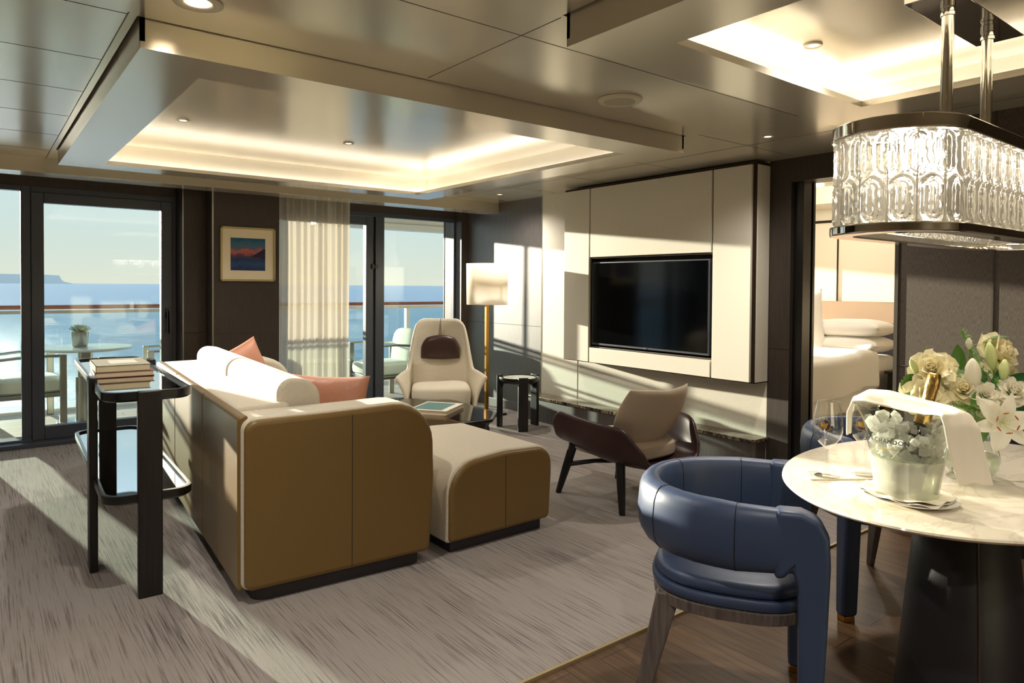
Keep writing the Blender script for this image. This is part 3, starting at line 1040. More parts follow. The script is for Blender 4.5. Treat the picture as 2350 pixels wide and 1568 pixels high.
# ------------------------------------------------------------------ sofa
SR = math.radians(-3.6)
sofa = thing('sofa', 'large oatmeal fabric sofa with tan leather back and rounded leather-faced arms', 'sofa', (0.848, 2.842, 0.01), SR)
SL = 2.52
arm_o = rpoly([(0.0, 0.05, 0.035), (0.85, 0.05, 0.03), (0.872, 0.40, 0.5), (0.862, 0.775, 0.20), (0.5, 0.768, 0.6), (0.0, 0.762, 0.05)])


def shrink(pts, k, c):
    return [(c[0] + (p_[0] - c[0]) * k[0], c[1] + (p_[1] - c[1]) * k[1]) for p_ in pts]


def sofa_arm(y0, y1, face_y, sgn):
    a = MB().prism(arm_o, y0, y1, XZ).build('arm', M['boucle'], sofa, bevel=0.035, seg=4, smooth=True)
    MB().prism(shrink(arm_o, (0.985, 0.982), (0.43, 0.38)), face_y, face_y + sgn * 0.05, XZ).build('leather_face', M['leather_tan'], a, bevel=0.022, seg=4, smooth=True)
    sm = MB()
    sm.box(0.455, face_y - 0.0006 if sgn > 0 else face_y, 0.07, 0.458, face_y + 0.0006, 0.74)
    sm.build('stitched_seam', M['plinth'], a)


sofa_arm(0.02, 0.235, 0.0, 1)
sofa_arm(SL - 0.235, SL - 0.02, SL, -1)
back_o = rpoly([(0.0, 0.055, 0.02), (0.21, 0.055, 0.02), (0.215, 0.775, 0.035), (0.0, 0.770, 0.03)])
MB().prism(rpoly([(0.02, 0.055, 0.02), (0.26, 0.055, 0.02), (0.26, 0.78, 0.03), (0.02, 0.775, 0.03)]), 0.236, SL - 0.236, XZ).build('back_frame', M['boucle'], sofa, bevel=0.02, seg=3, smooth=True)
for y0, y1 in ((0.055, 0.80), (0.806, 1.66), (1.666, SL - 0.055)):
    MB().prism(rpoly([(-0.012, 0.05, 0.01), (0.03, 0.05, 0.01), (0.03, 0.772, 0.012), (-0.012, 0.766, 0.02)]), y0, y1, XZ).build('leather_back_panel', M['leather_tan'], sofa, bevel=0.008, seg=2, smooth=True)
MB().box(0.2, 0.24, 0.05, 0.84, SL - 0.24, 0.24).build('seat_frame', M['boucle'], sofa, bevel=0.02)
for y0, y1 in ((0.24, 1.255), (1.265, SL - 0.24)):
    MB().ell((0.60, (y0 + y1) / 2, 0.335), (0.275, (y1 - y0) / 2, 0.105), 32, 14, 0.3).build('seat_cushion', M['boucle'], sofa, smooth=True)
for y0, y1 in ((0.27, 1.30), (1.315, SL - 0.27)):
    sec = rpoly([(0.20, 0.42, 0.02), (0.42, 0.42, 0.03), (0.405, 0.868, 0.105), (0.21, 0.888, 0.068)], 8)
    MB().prism(sec, y0, y1, XZ).build('back_cushion', M['boucle'], sofa, bevel=0.03, seg=5, smooth=True)
MB().prism(rpoly([(0.045, 0.03, 0.06), (0.80, 0.03, 0.03), (0.80, SL - 0.03, 0.03), (0.045, SL - 0.03, 0.06)]), 0.0, 0.052).build('plinth', M['plinth'], sofa, smooth=True)

ott = thing('ottoman', 'low fabric topped ottoman with tan leather end standing against the sofa arm', 'ottoman', (1.80, 2.80, 0.01), 0.01)
oo_ = rpoly([(0.0, 0.05, 0.02), (0.66, 0.05, 0.03), (0.675, 0.3, 0.5), (0.672, 0.452, 0.10), (0.35, 0.468, 0.9), (0.0, 0.44, 0.17)])
MB().prism(oo_, 0.02, 0.78, XZ).build('body', M['boucle'], ott, bevel=0.035, seg=5, smooth=True)
MB().prism(shrink(oo_, (0.97, 0.96), (0.34, 0.24)), 0.0, 0.05, XZ).build('leather_face', M['leather_tan'], ott, bevel=0.022, seg=4, smooth=True)
MB().box(0.345, -0.0006, 0.07, 0.348, 0.0006, 0.435).build('stitched_seam', M['plinth'], ott)
MB().box(0.03, 0.035, 0.0, 0.61, 0.74, 0.052).build('plinth', M['plinth'], ott)

# throw pillows
t = thing('throw_pillow', 'blush leather throw pillow with a woven lower panel in the far sofa corner', 'pillow', (1.47, 5.0, 0.66), 0, 'throw pillows on the sofa')
t.rotation_euler = (math.radians(80), math.radians(-24), math.radians(8))
pm = pillow_mesh(0.22, 0.22, 0.075)
pm.build('cover', M['pink_leather'], t, smooth=True, angle=180)
n_ = 18
vs, fs = [], []
for j in range(n_ + 1):
    for i in range(n_ + 1):
        u, v = -0.99 + 1.98 * i / n_, -0.98 + 0.90 * j / n_
        x = 0.22 * u * (1 - 0.07 * (1 - v * v))
        y = 0.22 * v * (1 - 0.07 * (1 - u * u))
        th = 0.075 * ((1 - u ** 4) * (1 - v ** 4)) ** 0.55 * 1.06 + 0.004
        vs.append((x, y, th))
for j in range(n_):
    for i in range(n_):
        k = j * (n_ + 1) + i
        fs.append((k, k + 1, k + n_ + 2, k + n_ + 1))
MB().add(vs, fs).build('woven_panel', M['woven'], t, smooth=True, angle=180)
p = pillow_mesh(0.25, 0.19, 0.065, pinch=0.08).build('throw_pillow', M['pink_leather'], smooth=True, angle=180, loc=(1.455, 3.49, 0.655), rot=(math.radians(82), 0, math.radians(-50)))
tag(p, 'plain blush leather lumbar pillow standing against the near sofa arm', 'pillow', 'throw pillows on the sofa')

# ------------------------------------------------------------------ console table
M['mirror'] = mat('tinted_mirror', (206, 208, 204), 0.03, 1.0)
M['rim_metal'] = mat('dark_bronze_rim', (120, 112, 108), 0.25, 0.9)
con = thing('console_table', 'two-tier black wood console table with mirrored trays and plank legs behind the sofa', 'table', (0.40, 3.2, 0.01), SR * 0.55)


def tray(z, name):
    o_ = rrect(0, 0, 0.345, 1.60, 0.075, 8)
    i_ = [(0.1725 + (x - 0.1725) * 0.90, 0.8 + (y - 0.8) * 0.978) for x, y in o_]
    o2 = [(0.1725 + (x - 0.1725) * 0.93, 0.8 + (y - 0.8) * 0.985) for x, y in o_]
    rings = [[(x, y, z - 0.042) for x, y in o2], [(x, y, z - 0.032) for x, y in o_], [(x, y, z - 0.004) for x, y in o_],
             [(x * 0.99 + 0.0017, y, z) for x, y in o_], [(x, y, z) for x, y in i_], [(x, y, z - 0.012) for x, y in i_]]
    b_ = MB().loft([[Vector(p_) for p_ in r_] for r_ in rings], cap=False)
    nn_ = len(o_)
    b_.f.append(tuple(range(nn_ - 1, -1, -1)))
    tr_ = b_.build(name, M['black'], con, smooth=True, angle=50)
    MB().prism(i_, z - 0.016, z - 0.010).build('mirror_inlay', M['mirror'], tr_)
    MB().loft([[Vector((x, y, z + 0.0006)) for x, y in i_], [Vector((x, y, z + 0.0006)) for x, y in [(0.1725 + (x - 0.1725) * 0.955, 0.8 + (y - 0.8) * 0.988) for x, y in o_]]], cap=False).build('metal_rim', M['rim_metal'], tr_)
    return tr_


tray(0.862, 'top_tray')
tray(0.435, 'lower_tray')
for x0, y0, x1, y1, zt_ in ((0.125, -0.016, 0.218, 0.020, 0.864), (-0.016, 0.395, 0.018, 0.50, 0.884), (0.125, 1.58, 0.218, 1.616, 0.864), (0.327, 1.10, 0.361, 1.20, 0.884)):
    MB().box(x0, y0, 0, x1, y1, zt_).build('leg', M['black_wood'], con, bevel=0.006, seg=3)
for zz in (0.80, 0.375):
    MB().box(0.15, 0.02, zz, 0.19, 1.58, zz + 0.022).build('cross_rail', M['black_wood'], con, bevel=0.004)
    MB().tube([(0.0, 0.45, zz - 0.03), (0.03, 0.45, zz + 0.005), (0.08, 0.45, zz + 0.012), (0.17, 0.45, zz + 0.012)], [0.010, 0.013, 0.012, 0.012], 8, 1.6).build('bracket', M['black_wood'], con, smooth=True)


def book(x, y, z, w_, d_, h_, rz, cover, label, group, cat='book', title=None):
    t_ = thing('book', label, cat, (x, y, z), rz, group)
    cv = mat('book_cover', cover, 0.5)
    MB().box(-w_ / 2, -d_ / 2, 0, w_ / 2, d_ / 2, 0.0025).box(-w_ / 2, -d_ / 2, h_ - 0.0025, w_ / 2, d_ / 2, h_).box(-w_ / 2, -d_ / 2, 0, -w_ / 2 + 0.003, d_ / 2, h_).build('cover', cv, t_, merge=False)
    MB().box(-w_ / 2 + 0.003, -d_ / 2 + 0.004, 0.0025, w_ / 2 - 0.004, d_ / 2 - 0.004, h_ - 0.0025).build('pages', M['paper'], t_)
    if title:
        MB().box(-w_ / 2 + title[0], -d_ / 2 + title[1], h_, -w_ / 2 + title[2], -d_ / 2 + title[3], h_ + 0.0004).build('cover_picture', mat('cover_print', title[4], 0.5), t_)
    return t_


M['paper'] = mat('book_pages', (226, 208, 176), 0.8)
book(0.585, 3.99, 0.8635, 0.255, 0.37, 0.026, SR, (128, 60, 58), 'hardback with a dull red cover lying under the olive one on the console table', 'books on the console table')
book(0.575, 3.98, 0.8900, 0.235, 0.35, 0.033, SR + 0.02, (120, 112, 84), 'thick olive covered hardback on top of the red one on the console table', 'books on the console table', title=(0.07, 0.09, 0.19, 0.26, (176, 172, 158)))

# ------------------------------------------------------------------ coffee table
ct = thing('coffee_table', 'low black coffee table with rounded corners and a two-tone polished top', 'table', (2.47, 4.50, 0.01), SR)
M['bronze_glass'] = mat('bronze_lacquer', (84, 68, 50), 0.08, spec=0.7)
M['black_gloss'] = mat('black_gloss', (16, 16, 18), 0.06, spec=0.6)
outl = rpoly([(-0.62, -0.56, 0.12), (0.44, -0.56, 0.05), (0.62, -0.34, 0.06), (0.62, 0.34, 0.2), (0.36, 0.56, 0.12), (-0.62, 0.56, 0.2)])
MB().prism(outl, 0.345, 0.37).build('table_rim', M['black'], ct, bevel=0.006, seg=3)
inner = shrink(outl, (0.965, 0.965), (0, 0))
left_ = [p_ for p_ in inner if p_[0] < 0.1]
lf = rpoly([(-0.60, -0.54, 0.1), (0.18, -0.54, 0.0), (0.18, 0.54, 0.0), (-0.60, 0.54, 0.18)])
MB().prism(lf, 0.3702, 0.3722).build('bronze_inlay', M['bronze_glass'], ct)
rf = rpoly([(0.186, -0.54, 0.0), (0.43, -0.54, 0.05), (0.60, -0.33, 0.06), (0.60, 0.33, 0.18), (0.35, 0.54, 0.1), (0.186, 0.54, 0.0)])
MB().prism(rf, 0.3702, 0.3722).build('black_inlay', M['black_gloss'], ct)
MB().box(0.1805, -0.54, 0.3702, 0.1858, 0.54, 0.3727).build('pale_strip', M['brass'], ct)
MB().prism(shrink(outl, (0.93, 0.93), (0, 0)), 0.285, 0.345).build('apron', M['black_wood'], ct, bevel=0.004)
for sx, sy in ((-1, -1), (1, -1), (1, 1), (-1, 1)):
    a = Vector((sx * 0.44, sy * 0.40, 0.30))
    b_ = Vector((sx * 0.50, sy * 0.46, 0.0))
    rings = []
    for c_, w_ in ((a, 0.045), (b_, 0.028)):
        rings.append([c_ + Vector((dx * w_, dy * w_, 0)) for dx, dy in ((-1, -1), (1, -1), (1, 1), (-1, 1))])
    MB().loft(rings).build('leg', M['black_wood'], ct, bevel=0.005)
bk = book(2.73, 4.43, 0.3832, 0.30, 0.36, 0.030, -0.95, (232, 226, 212), 'large white book with a coastal photo on its cover on the coffee table', None, title=(0.02, 0.03, 0.25, 0.33, (96, 134, 128)))

# ------------------------------------------------------------------ wing chair
wc = thing('wing_chair', 'cream ribbed high-back wing armchair with a dark leather headrest by the windows', 'armchair', (3.33, 5.33, 0.01), math.radians(-30))
cols = []
NS = 40
for i in range(NS + 1):
    s_ = -1 + 2 * i / NS
    a_ = abs(s_)
    sg = 1 if s_ >= 0 else -1
    col = []
    # top height
    if a_ <= 0.50:
        top = 1.0 - 0.065 * max(0, (a_ - 0.30) / 0.20) ** 2.2
    elif a_ <= 0.60:
        q = (a_ - 0.50) / 0.10
        top = 0.935 - 0.385 * q ** 0.75
    else:
        q = (a_ - 0.60) / 0.40
        top = 0.55 - 0.045 * q + 0.008 * math.sin(q * PI)
    bot = 0.20
    for j in range(13):
        t_ = j / 12
        z = bot + (top - bot) * t_
        hz = (z - 0.2) / 0.8
        bw = 0.285 - 0.055 * hz ** 1.3        # half width of the back at this height
        if a_ <= 0.5:
            x = sg * bw * (a_ / 0.5) ** 0.9
            y = 0.20 + 0.13 * hz - 0.07 * (a_ / 0.5) ** 2.5 * 0.9
        else:
            q = (a_ - 0.5) / 0.5
            flare = t_ ** 2.0
            x = sg * (bw + q * (0.012 + 0.125 * flare))
            y = 0.20 + 0.13 * hz - 0.063 - 0.36 * q ** 0.9 - 0.03 * q * t_
        col.append(Vector((x, y, z)))
    cols.append(col)
vs = [p_ for c_ in cols for p_ in c_]
fs = []
for i in range(NS):
    for j in range(12):
        k = i * 13 + j
        fs.append((k, k + 1, k + 14, k + 13))
MB().add(vs, fs).build('shell', M['boucle_stripe'], wc, smooth=True, angle=180, solid=0.035, offset=0.0, subsurf=1)
MB().ell((0, -0.045, 0.335), (0.262, 0.26, 0.10), 36, 16, 0.42).build('seat_cushion', M['boucle_stripe'], wc, smooth=True)
MB().ell((0, -0.02, 0.20), (0.27, 0.24, 0.07), 30, 10, 0.4).build('seat_base', M['boucle_stripe'], wc, smooth=True)
MB().lathe([(0, 0), (0.26, 0), (0.26, 0.012), (0.05, 0.03), (0.035, 0.05), (0.035, 0.15), (0, 0.15)], 32).build('swivel_base', M['black'], wc, smooth=True)
hr = pillow_mesh(1.0, 1.0, 0.05, pinch=0.0)
hr.v = [(0.178 * u * math.sqrt(1 - (0.42 if v > 0 else 0.10) * v * v) * (1.0 - 0.06 * v), 0.118 * v * math.sqrt(1 - (0.34 if v > 0 else 0.08) * u * u) - (0.004 if v > 0 else -0.006) * u * u, z) for u, v, z in hr.v]
hr.build('headrest', M['choc_leather'], wc, smooth=True, angle=180, loc=(0, 0.185, 0.735), rot=(math.radians(100), 0, 0))
MB().prism([(-0.002, 0.27), (0.002, 0.27), (0.032, 0.0), (-0.032, 0.0)], 0, 0.006, Matrix.Translation((0, 0.238, 0.74)) @ Matrix.Rotation(math.radians(99), 4, 'X')).build('headrest_strap', M['taupe_leather'], wc)

# ------------------------------------------------------------------ floor lamp
M['shade'] = milky('cream_lampshade', (252, 246, 234), 0.99, 0.6, 0.0)
fl = thing('floor_lamp', 'tall floor lamp with cream drum shade on a square brass pole', 'floor lamp', (4.10, 5.69, 0.01))
MB().box(-0.15, -0.15, 0, 0.15, 0.15, 0.022).build('base', M['black'], fl, bevel=0.004)
MB().box(-0.016, -0.016, 0.022, 0.016, 0.016, 1.18).build('pole', M['brass'], fl, bevel=0.002)
MB().lathe_open([(0.207, 1.12), (0.213, 1.535)], 56).build('lamp_shade', M['shade'], fl, smooth=True, angle=180, solid=0.002)
MB().box(-0.205, -0.004, 1.50, 0.205, 0.004, 1.506).box(-0.004, -0.205, 1.50, 0.004, 0.205, 1.506).tube([(0, 0, 1.18), (0, 0, 1.50)], 0.006, 8).build('shade_carrier', M['brass'], fl, merge=False)
MB().ell((0, 0, 1.32), (0.03, 0.03, 0.045), 16, 10).build('bulb', M['white_paint'], fl, smooth=True)

# ------------------------------------------------------------------ side table
st = thing('side_table', 'small round black side table with three plank legs beside the marble ledge', 'table', (3.97, 4.99, 0.01))
M['pale_top'] = mat('pale_glass_inlay', (226, 224, 210), 0.1, spec=0.6)
MB().lathe([(0, 0.42), (0.15, 0.42), (0.185, 0.445), (0.19, 0.462), (0.188, 0.472), (0.174, 0.472), (0.168, 0.464), (0, 0.464)], 48).build('top', M['black'], st, smooth=True)
MB().lathe([(0, 0.4645), (0.150, 0.4645), (0.150, 0.467), (0, 0.467)], 48).build('inlay', M['pale_top'], st, smooth=True)
for a in (-118, 122, 2):
    Mx = rotz(math.radians(a))
    MB().box(0.178, -0.046, 0, 0.208, 0.046, 0.485, Mx).build('leg', M['black_wood'], st, bevel=0.007, seg=3)
    MB().tube([Mx @ Vector(q) for q in ((0.19, 0, 0.36), (0.165, 0, 0.415), (0.06, 0, 0.425))], [0.012, 0.018, 0.016], 8, 1.5).build('bracket', M['black_wood'], st, smooth=True)

# ------------------------------------------------------------------ lounge chair (seen from behind)
lc = thing('lounge_chair', 'low lounge chair with wrap-around dark leather shell and pale leather back pad', 'armchair', (3.19, 2.99, 0.01), math.radians(0))
# shell: U section swept front to back
NA, NB = 28, 16
vs, fs = [], []
for j in range(NB + 1):
    v = j / NB                              # 0 rear .. 1 front
    y = -0.42 + 0.70 * v
    q_ = min(1, v / 0.16)
    hgt = 0.37 + 0.135 * (3 * q_ * q_ - 2 * q_ ** 3) + 0.045 * v
    if v > 0.88:
        hgt -= 0.10 * ((v - 0.88) / 0.12) ** 2
    bot = 0.225 + 0.10 * v ** 1.5 + 0.05 * (1 - v) ** 3
    wid = (0.275 + 0.045 * math.sin(PI * v * 0.9)) * (1 - 0.22 * max(0, 1 - v / 0.3) ** 2)
    for i in range(NA + 1):
        a = -1 + 2 * i / NA
        aa = abs(a)
        x = wid * math.copysign(min(1.0, math.sin(min(aa * 1.25, 1) * PI / 2) * 1.0), a) + math.copysign(0.035 * aa ** 6, a)
        z = bot + (hgt - bot) * aa ** 2.6
        vs.append((x, y - 0.05 * (1 - v) * (1 - aa), z))
for j in range(NB):
    for i in range(NA):
        k = j * (NA + 1) + i
        fs.append((k, k + 1, k + NA + 2, k + NA + 1))
MB().add(vs, fs).build('shell', M['brown_leather'], lc, smooth=True, angle=180, solid=0.028, offset=0.0, subsurf=1)
MB().ell((0, -0.02, 0.335), (0.25, 0.29, 0.065), 36, 14, 0.5).build('seat_cushion', M['taupe_leather'], lc, smooth=True)
NA, NB = 20, 12
bp_ = MB()
for sd2, off in ((0, 0.0), (1, 0.055)):
    vs, fs = [], []
    for j in range(NB + 1):
        v = j / NB
        for i in range(NA + 1):
            u = -1 + 2 * i / NA
            hw = 0.31 - 0.05 * max(0, 0.5 - v) * 2
            top = 0.375 + 0.018 * (abs(u) ** 2) * 1.2
            z = 0.345 + v * top
            # rounded corners
            sx = (1 - abs(2 * v - 1) ** 4 * 0.22)
            edge = (1 - abs(u) ** 6) * (1 - abs(2 * v - 1) ** 6)
            vv = 2 * v - 1
            x = u * hw * math.sqrt(1 - 0.30 * vv * vv)
            z = 0.345 + top * (0.5 + 0.5 * vv * math.sqrt(1 - 0.26 * u * u)) + 0.02 * abs(u) * v
            y = -0.20 - 0.17 * v - 0.015 + 0.07 * abs(u) ** 2.2 + (0.030 * edge if sd2 else -0.030 * edge)
            vs.append((x, y, z))
    for j in range(NB):
        for i in range(NA):
            k = j * (NA + 1) + i
            fs.append((k, k + 1, k + NA + 2, k + NA + 1))
    bp_.add(vs, fs)
bp_.build('back_pad', M['taupe_leather'], lc, smooth=True, angle=180, subsurf=1)
for sx, sy, zt_ in ((-1, 1, 0.30), (1, 1, 0.30), (-1, -1, 0.26), (1, -1, 0.26)):
    a = Vector((sx * 0.23, sy * 0.20 - 0.02, zt_ + 0.02))
    b_ = Vector((sx * 0.27, sy * 0.275, 0))
    MB().tube([a, a * 0.5 + b_ * 0.5, b_], [0.029, 0.026, 0.018], 12).build('leg', M['black'], lc, smooth=True)
    MB().tube([(sx * 0.245, sy * 0.225 - 0.01, 0.19), (sx * 0.12, sy * 0.10, 0.215), (0, 0, 0.22)], [0.021, 0.017, 0.021], 8, 0.8).build('stretcher', M['black'], lc, smooth=True)


# ------------------------------------------------------------------ blue dining chairs
def dining_chair(label, loc, rz):
    t_ = thing('dining_chair', label, 'chair', loc, rz, 'navy dining chairs')
    # band plan path (forward = +y)
    path = [(-0.275, 0.13), (-0.278, 0.08), (-0.275, -0.01)]
    for k in range(0, 13):
        a = math.radians(190 + 160 * k / 12)
        path.append((0.262 * math.cos(a), -0.015 + 0.265 * math.sin(a)))
    path += [(0.275, -0.01), (0.278, 0.08), (0.275, 0.13)]
    m_ = len(path)
    # cut the band evenly
    rings = []
    for i, (x, y) in enumerate(path):
        p_ = Vector((x, y, 0))
        t0 = Vector((*path[max(i - 1, 0)], 0))
        t1 = Vector((*path[min(i + 1, m_ - 1)], 0))
        tg = (t1 - t0).normalized()
        nn_ = Vector((tg.y, -tg.x, 0))       # outward
        fw = max(0, y + 0.05) / 0.22
        z0 = 0.530 + 0.02 * fw
        z1 = 0.722 - 0.004 * fw
        ring = []
        for k in range(20):
            a = 2 * PI * k / 20
            ca, sa = math.cos(a), math.sin(a)
            ex = math.copysign(abs(ca) ** 0.7, ca) * 0.033
            ez = math.copysign(abs(sa) ** 0.55, sa) * (z1 - z0) / 2
            bulge = 0.012 * max(0, 1 - 1.2 * min(1, fw)) * (1 - (ez / ((z1 - z0) / 2)) ** 2)
            ring.append(p_ + nn_ * (ex + (bulge if ca > 0 else 0) * 1.0) + Vector((0, 0, (z0 + z1) / 2 + ez)))
        rings.append(ring)
    bk_ = MB().loft(rings).build('backrest', M['blue_leather'], t_, smooth=True, angle=60)
    # seams
    for ii in (2, m_ - 3, m_ // 2 + 3, m_ // 2 - 3):
        r_ = rings[ii]
        c_ = sum(r_, Vector()) / len(r_)
        MB().tube([c_ + (q - c_) * 1.004 for q in r_], 0.0011, 5, closed=True).build('seam', M['black'], bk_)
    for sx in (-1, 1):
        # leather wrapped front leg flowing out of the arm
        prof = [(0.088, 0.7205), (0.155, 0.7215), (0.200, 0.704), (0.224, 0.658), (0.228, 0.58), (0.222, 0.40), (0.205, 0.02), (0.155, 0.02), (0.150, 0.40), (0.146, 0.52), (0.134, 0.560), (0.112, 0.538), (0.088, 0.531)]
        YZ = Matrix(((0, 0, 1, 0), (1, 0, 0, 0), (0, 1, 0, 0), (0, 0, 0, 1)))
        leg = MB().prism(prof, sx * 0.275 - 0.0355, sx * 0.275 + 0.0355, YZ).build('leg', M['blue_leather'], t_, bevel=0.018, seg=5, smooth=True)
        MB().box(sx * 0.275 - 0.022, 0.158, 0.0, sx * 0.275 + 0.026, 0.202, 0.022).build('foot_cap', M['brass'], leg, bevel=0.002)
        a, b_ = Vector((sx * 0.165, -0.205, 0.40)), Vector((sx * 0.195, -0.300, 0.0))
        rg = []
        for c_, w1, w2 in ((a, 0.036, 0.020), (a * 0.5 + b_ * 0.5, 0.028, 0.018), (b_, 0.018, 0.014)):
            rg.append([c_ + Vector((dx * w1 * 0.6, dy * w1, 0)) for dx, dy in ((-1, -1), (1, -1), (1, 1), (-1, 1))])
        MB().loft(rg).build('leg', M['grey_wood'], t_, bevel=0.006, seg=3)
    plan = []
    for k in range(44):
        a = 2 * PI * k / 44
        ca, sa = math.cos(a), math.sin(a)
        x = 0.248 * math.copysign(abs(ca) ** 0.72, ca)
        y = (0.205 if sa > 0 else 0.275) * math.copysign(abs(sa) ** 0.72, sa)
        plan.append((x, y))
    s1 = lambda k_: [(x * k_, y * k_) for x, y in plan]
    MB().loft([[Vector((x, y, z)) for x, y in s1(k_)] for z, k_ in ((0.405, 0.93), (0.408, 0.97), (0.418, 0.985), (0.430, 0.985), (0.437, 0.965))]).build('seat_base', M['blue_leather'], t_, smooth=True, angle=50)
    MB().loft([[Vector((x, y, z)) for x, y in s1(k_)] for z, k_ in ((0.437, 0.90), (0.442, 0.935), (0.455, 0.945), (0.470, 0.93), (0.478, 0.87), (0.482, 0.6), (0.483, 0.2))]).build('seat_cushion', M['blue_leather'], t_, smooth=True, angle=50)
    MB().loft([[Vector((x, y, z)) for x, y in s1(k_)] for z, k_ in ((0.365, 0.93), (0.368, 0.96), (0.400, 0.975), (0.404, 0.95))]).build('seat_rail', M['grey_wood'], t_, smooth=True, angle=50)
    return t_


def face(fx, fy):
    return math.atan2(-fx, fy)


dining_chair('nearest navy leather barrel dining chair with grey back legs, in front of the marble table', (1.905, 1.262, 0.0), face(0.545, -0.839))
dining_chair('navy leather dining chair behind the marble table, near the bedroom door', (3.058, 1.359, 0.0), face(-0.471, -0.882))
dining_chair('navy leather dining chair mostly hidden behind the flowers at the far end of the table', (3.42, 0.74, 0.0), face(-1, 0.03))

# ------------------------------------------------------------------ dining table
M['marble'] = mat('cream_marble', (232, 222, 200), 0.10, spec=0.6)
n, l, b = nodes(M['marble'])
tn = n.new('ShaderNodeTexNoise'); tn.inputs['Scale'].default_value = 2.6; tn.inputs['Detail'].default_value = 7; tn.inputs['Distortion'].default_value = 1.6
l.new(coords(M['marble'], (1, 1.8, 1), 'Object', (0, 0, 0.5)), tn.inputs['Vector'])
mm = n.new('ShaderNodeMath'); mm.operation = 'SUBTRACT'; mm.inputs[1].default_value = 0.5
l.new(tn.outputs['Fac'], mm.inputs[0])
ab = n.new('ShaderNodeMath'); ab.operation = 'ABSOLUTE'
l.new(mm.outputs[0], ab.inputs[0])
r = n.new('ShaderNodeValToRGB')
r.color_ramp.elements[0].position = 0.0
r.color_ramp.elements[0].color = (*lin((222, 210, 186)), 1)
r.color_ramp.elements[1].position = 0.025
r.color_ramp.elements[1].color = (*lin((236, 226, 206)), 1)
l.new(ab.outputs[0], r.inputs[0])
l.new(r.outputs[0], b.inputs['Base Color'])
M['black_leather'] = mat('black_grained_leather', (34, 32, 36), 0.42, spec=0.5)
add_bump(M['black_leather'], (1, 1, 1), 420, 0.25, 0.001, kind='voronoi')
dt = thing('dining_table', 'oval cream marble dining table on a black leather cone pedestal', 'table', (2.423, 0.817, 0.0))
ea, eb = 0.662, 0.477
prof = [(0.0, 0.700), (0.80, 0.702), (0.93, 0.715), (0.99, 0.728), (1.0, 0.734), (0.997, 0.739), (0.990, 0.740), (0, 0.740)]
rings = []
for k_, z in prof[1:-1]:
    rings.append([Vector((ea * k_ * math.cos(2 * PI * i / 96), eb * k_ * math.sin(2 * PI * i / 96), z)) for i in range(96)])
MB().loft(rings).build('tabletop', M['marble'], dt, smooth=True, angle=50)
rings = []
for rr2, z in ((0.185, 0.0), (0.186, 0.015), (0.128, 0.655), (0.120, 0.662)):
    rings.append([Vector((1.15 * rr2 * math.cos(2 * PI * i / 64), rr2 * math.sin(2 * PI * i / 64), z)) for i in range(64)])
ped = MB().loft(rings).build('pedestal', M['black_leather'], dt, smooth=True, angle=50)
MB().lathe([(0.085, 0.66), (0.085, 0.701)], 40).build('collar', M['black'], dt, smooth=True)
a = math.radians(215)
MB().tube([(1.15 * 0.186 * math.cos(a), 0.186 * math.sin(a), 0.02), (1.15 * 0.1285 * math.cos(a), 0.1285 * math.sin(a), 0.655)], 0.003, 6).build('stitched_seam', M['choc_leather'], ped)

# ------------------------------------------------------------------ chandelier
def glassy(name, rgb, white=0.4, rough=0.04, ior=1.45, glow=(255, 250, 240)):
    m = bpy.data.materials.new(name)
    m.use_nodes = True
    n, l = m.node_tree.nodes, m.node_tree.links
    n.clear()
    o = n.new('ShaderNodeOutputMaterial')
    g = n.new('ShaderNodeBsdfGlass')
    g.inputs['Roughness'].default_value = rough
    g.inputs['IOR'].default_value = ior
    g.inputs['Color'].default_value = (*lin(rgb), 1)
    t = n.new('ShaderNodeBsdfTranslucent')
    d = n.new('ShaderNodeBsdfDiffuse')
    t.inputs[0].default_value = (*lin(glow), 1)
    d.inputs[0].default_value = (*lin(glow), 1)
    a = n.new('ShaderNodeMixShader')
    a.inputs[0].default_value = 0.5
    l.new(t.outputs[0], a.inputs[1])
    l.new(d.outputs[0], a.inputs[2])
    b = n.new('ShaderNodeMixShader')
    b.inputs[0].default_value = white
    l.new(g.outputs[0], b.inputs[1])
    l.new(a.outputs[0], b.inputs[2])
    l.new(b.outputs[0], o.inputs[0])
    return m


M['crystal'] = glassy('moulded_crystal', (250, 250, 248), 0.13, 0.02)
cx, cy = 2.257, 0.78
chd = thing('chandelier', 'long oval crystal chandelier with moulded glass panels hanging over the dining table', 'chandelier', (cx, cy, 1.455))
HL, HW = 0.572, 0.150


def stadium(hl, hw, n=16):
    pts = []
    for k in range(n + 1):
        a = -PI / 2 + PI * k / n
        pts.append((hl - hw + hw * math.cos(a), hw * math.sin(a)))
    for k in range(n + 1):
        a = PI / 2 + PI * k / n
        pts.append((-hl + hw + hw * math.cos(a), hw * math.sin(a)))
    return pts


def ring_band(o_, i_, z0, z1):
    rings = [[Vector((x, y, z0)) for x, y in i_], [Vector((x, y, z0)) for x, y in o_], [Vector((x, y, z1)) for x, y in o_], [Vector((x, y, z1)) for x, y in i_], [Vector((x, y, z0)) for x, y in i_]]
    return MB().loft(rings, cap=False)


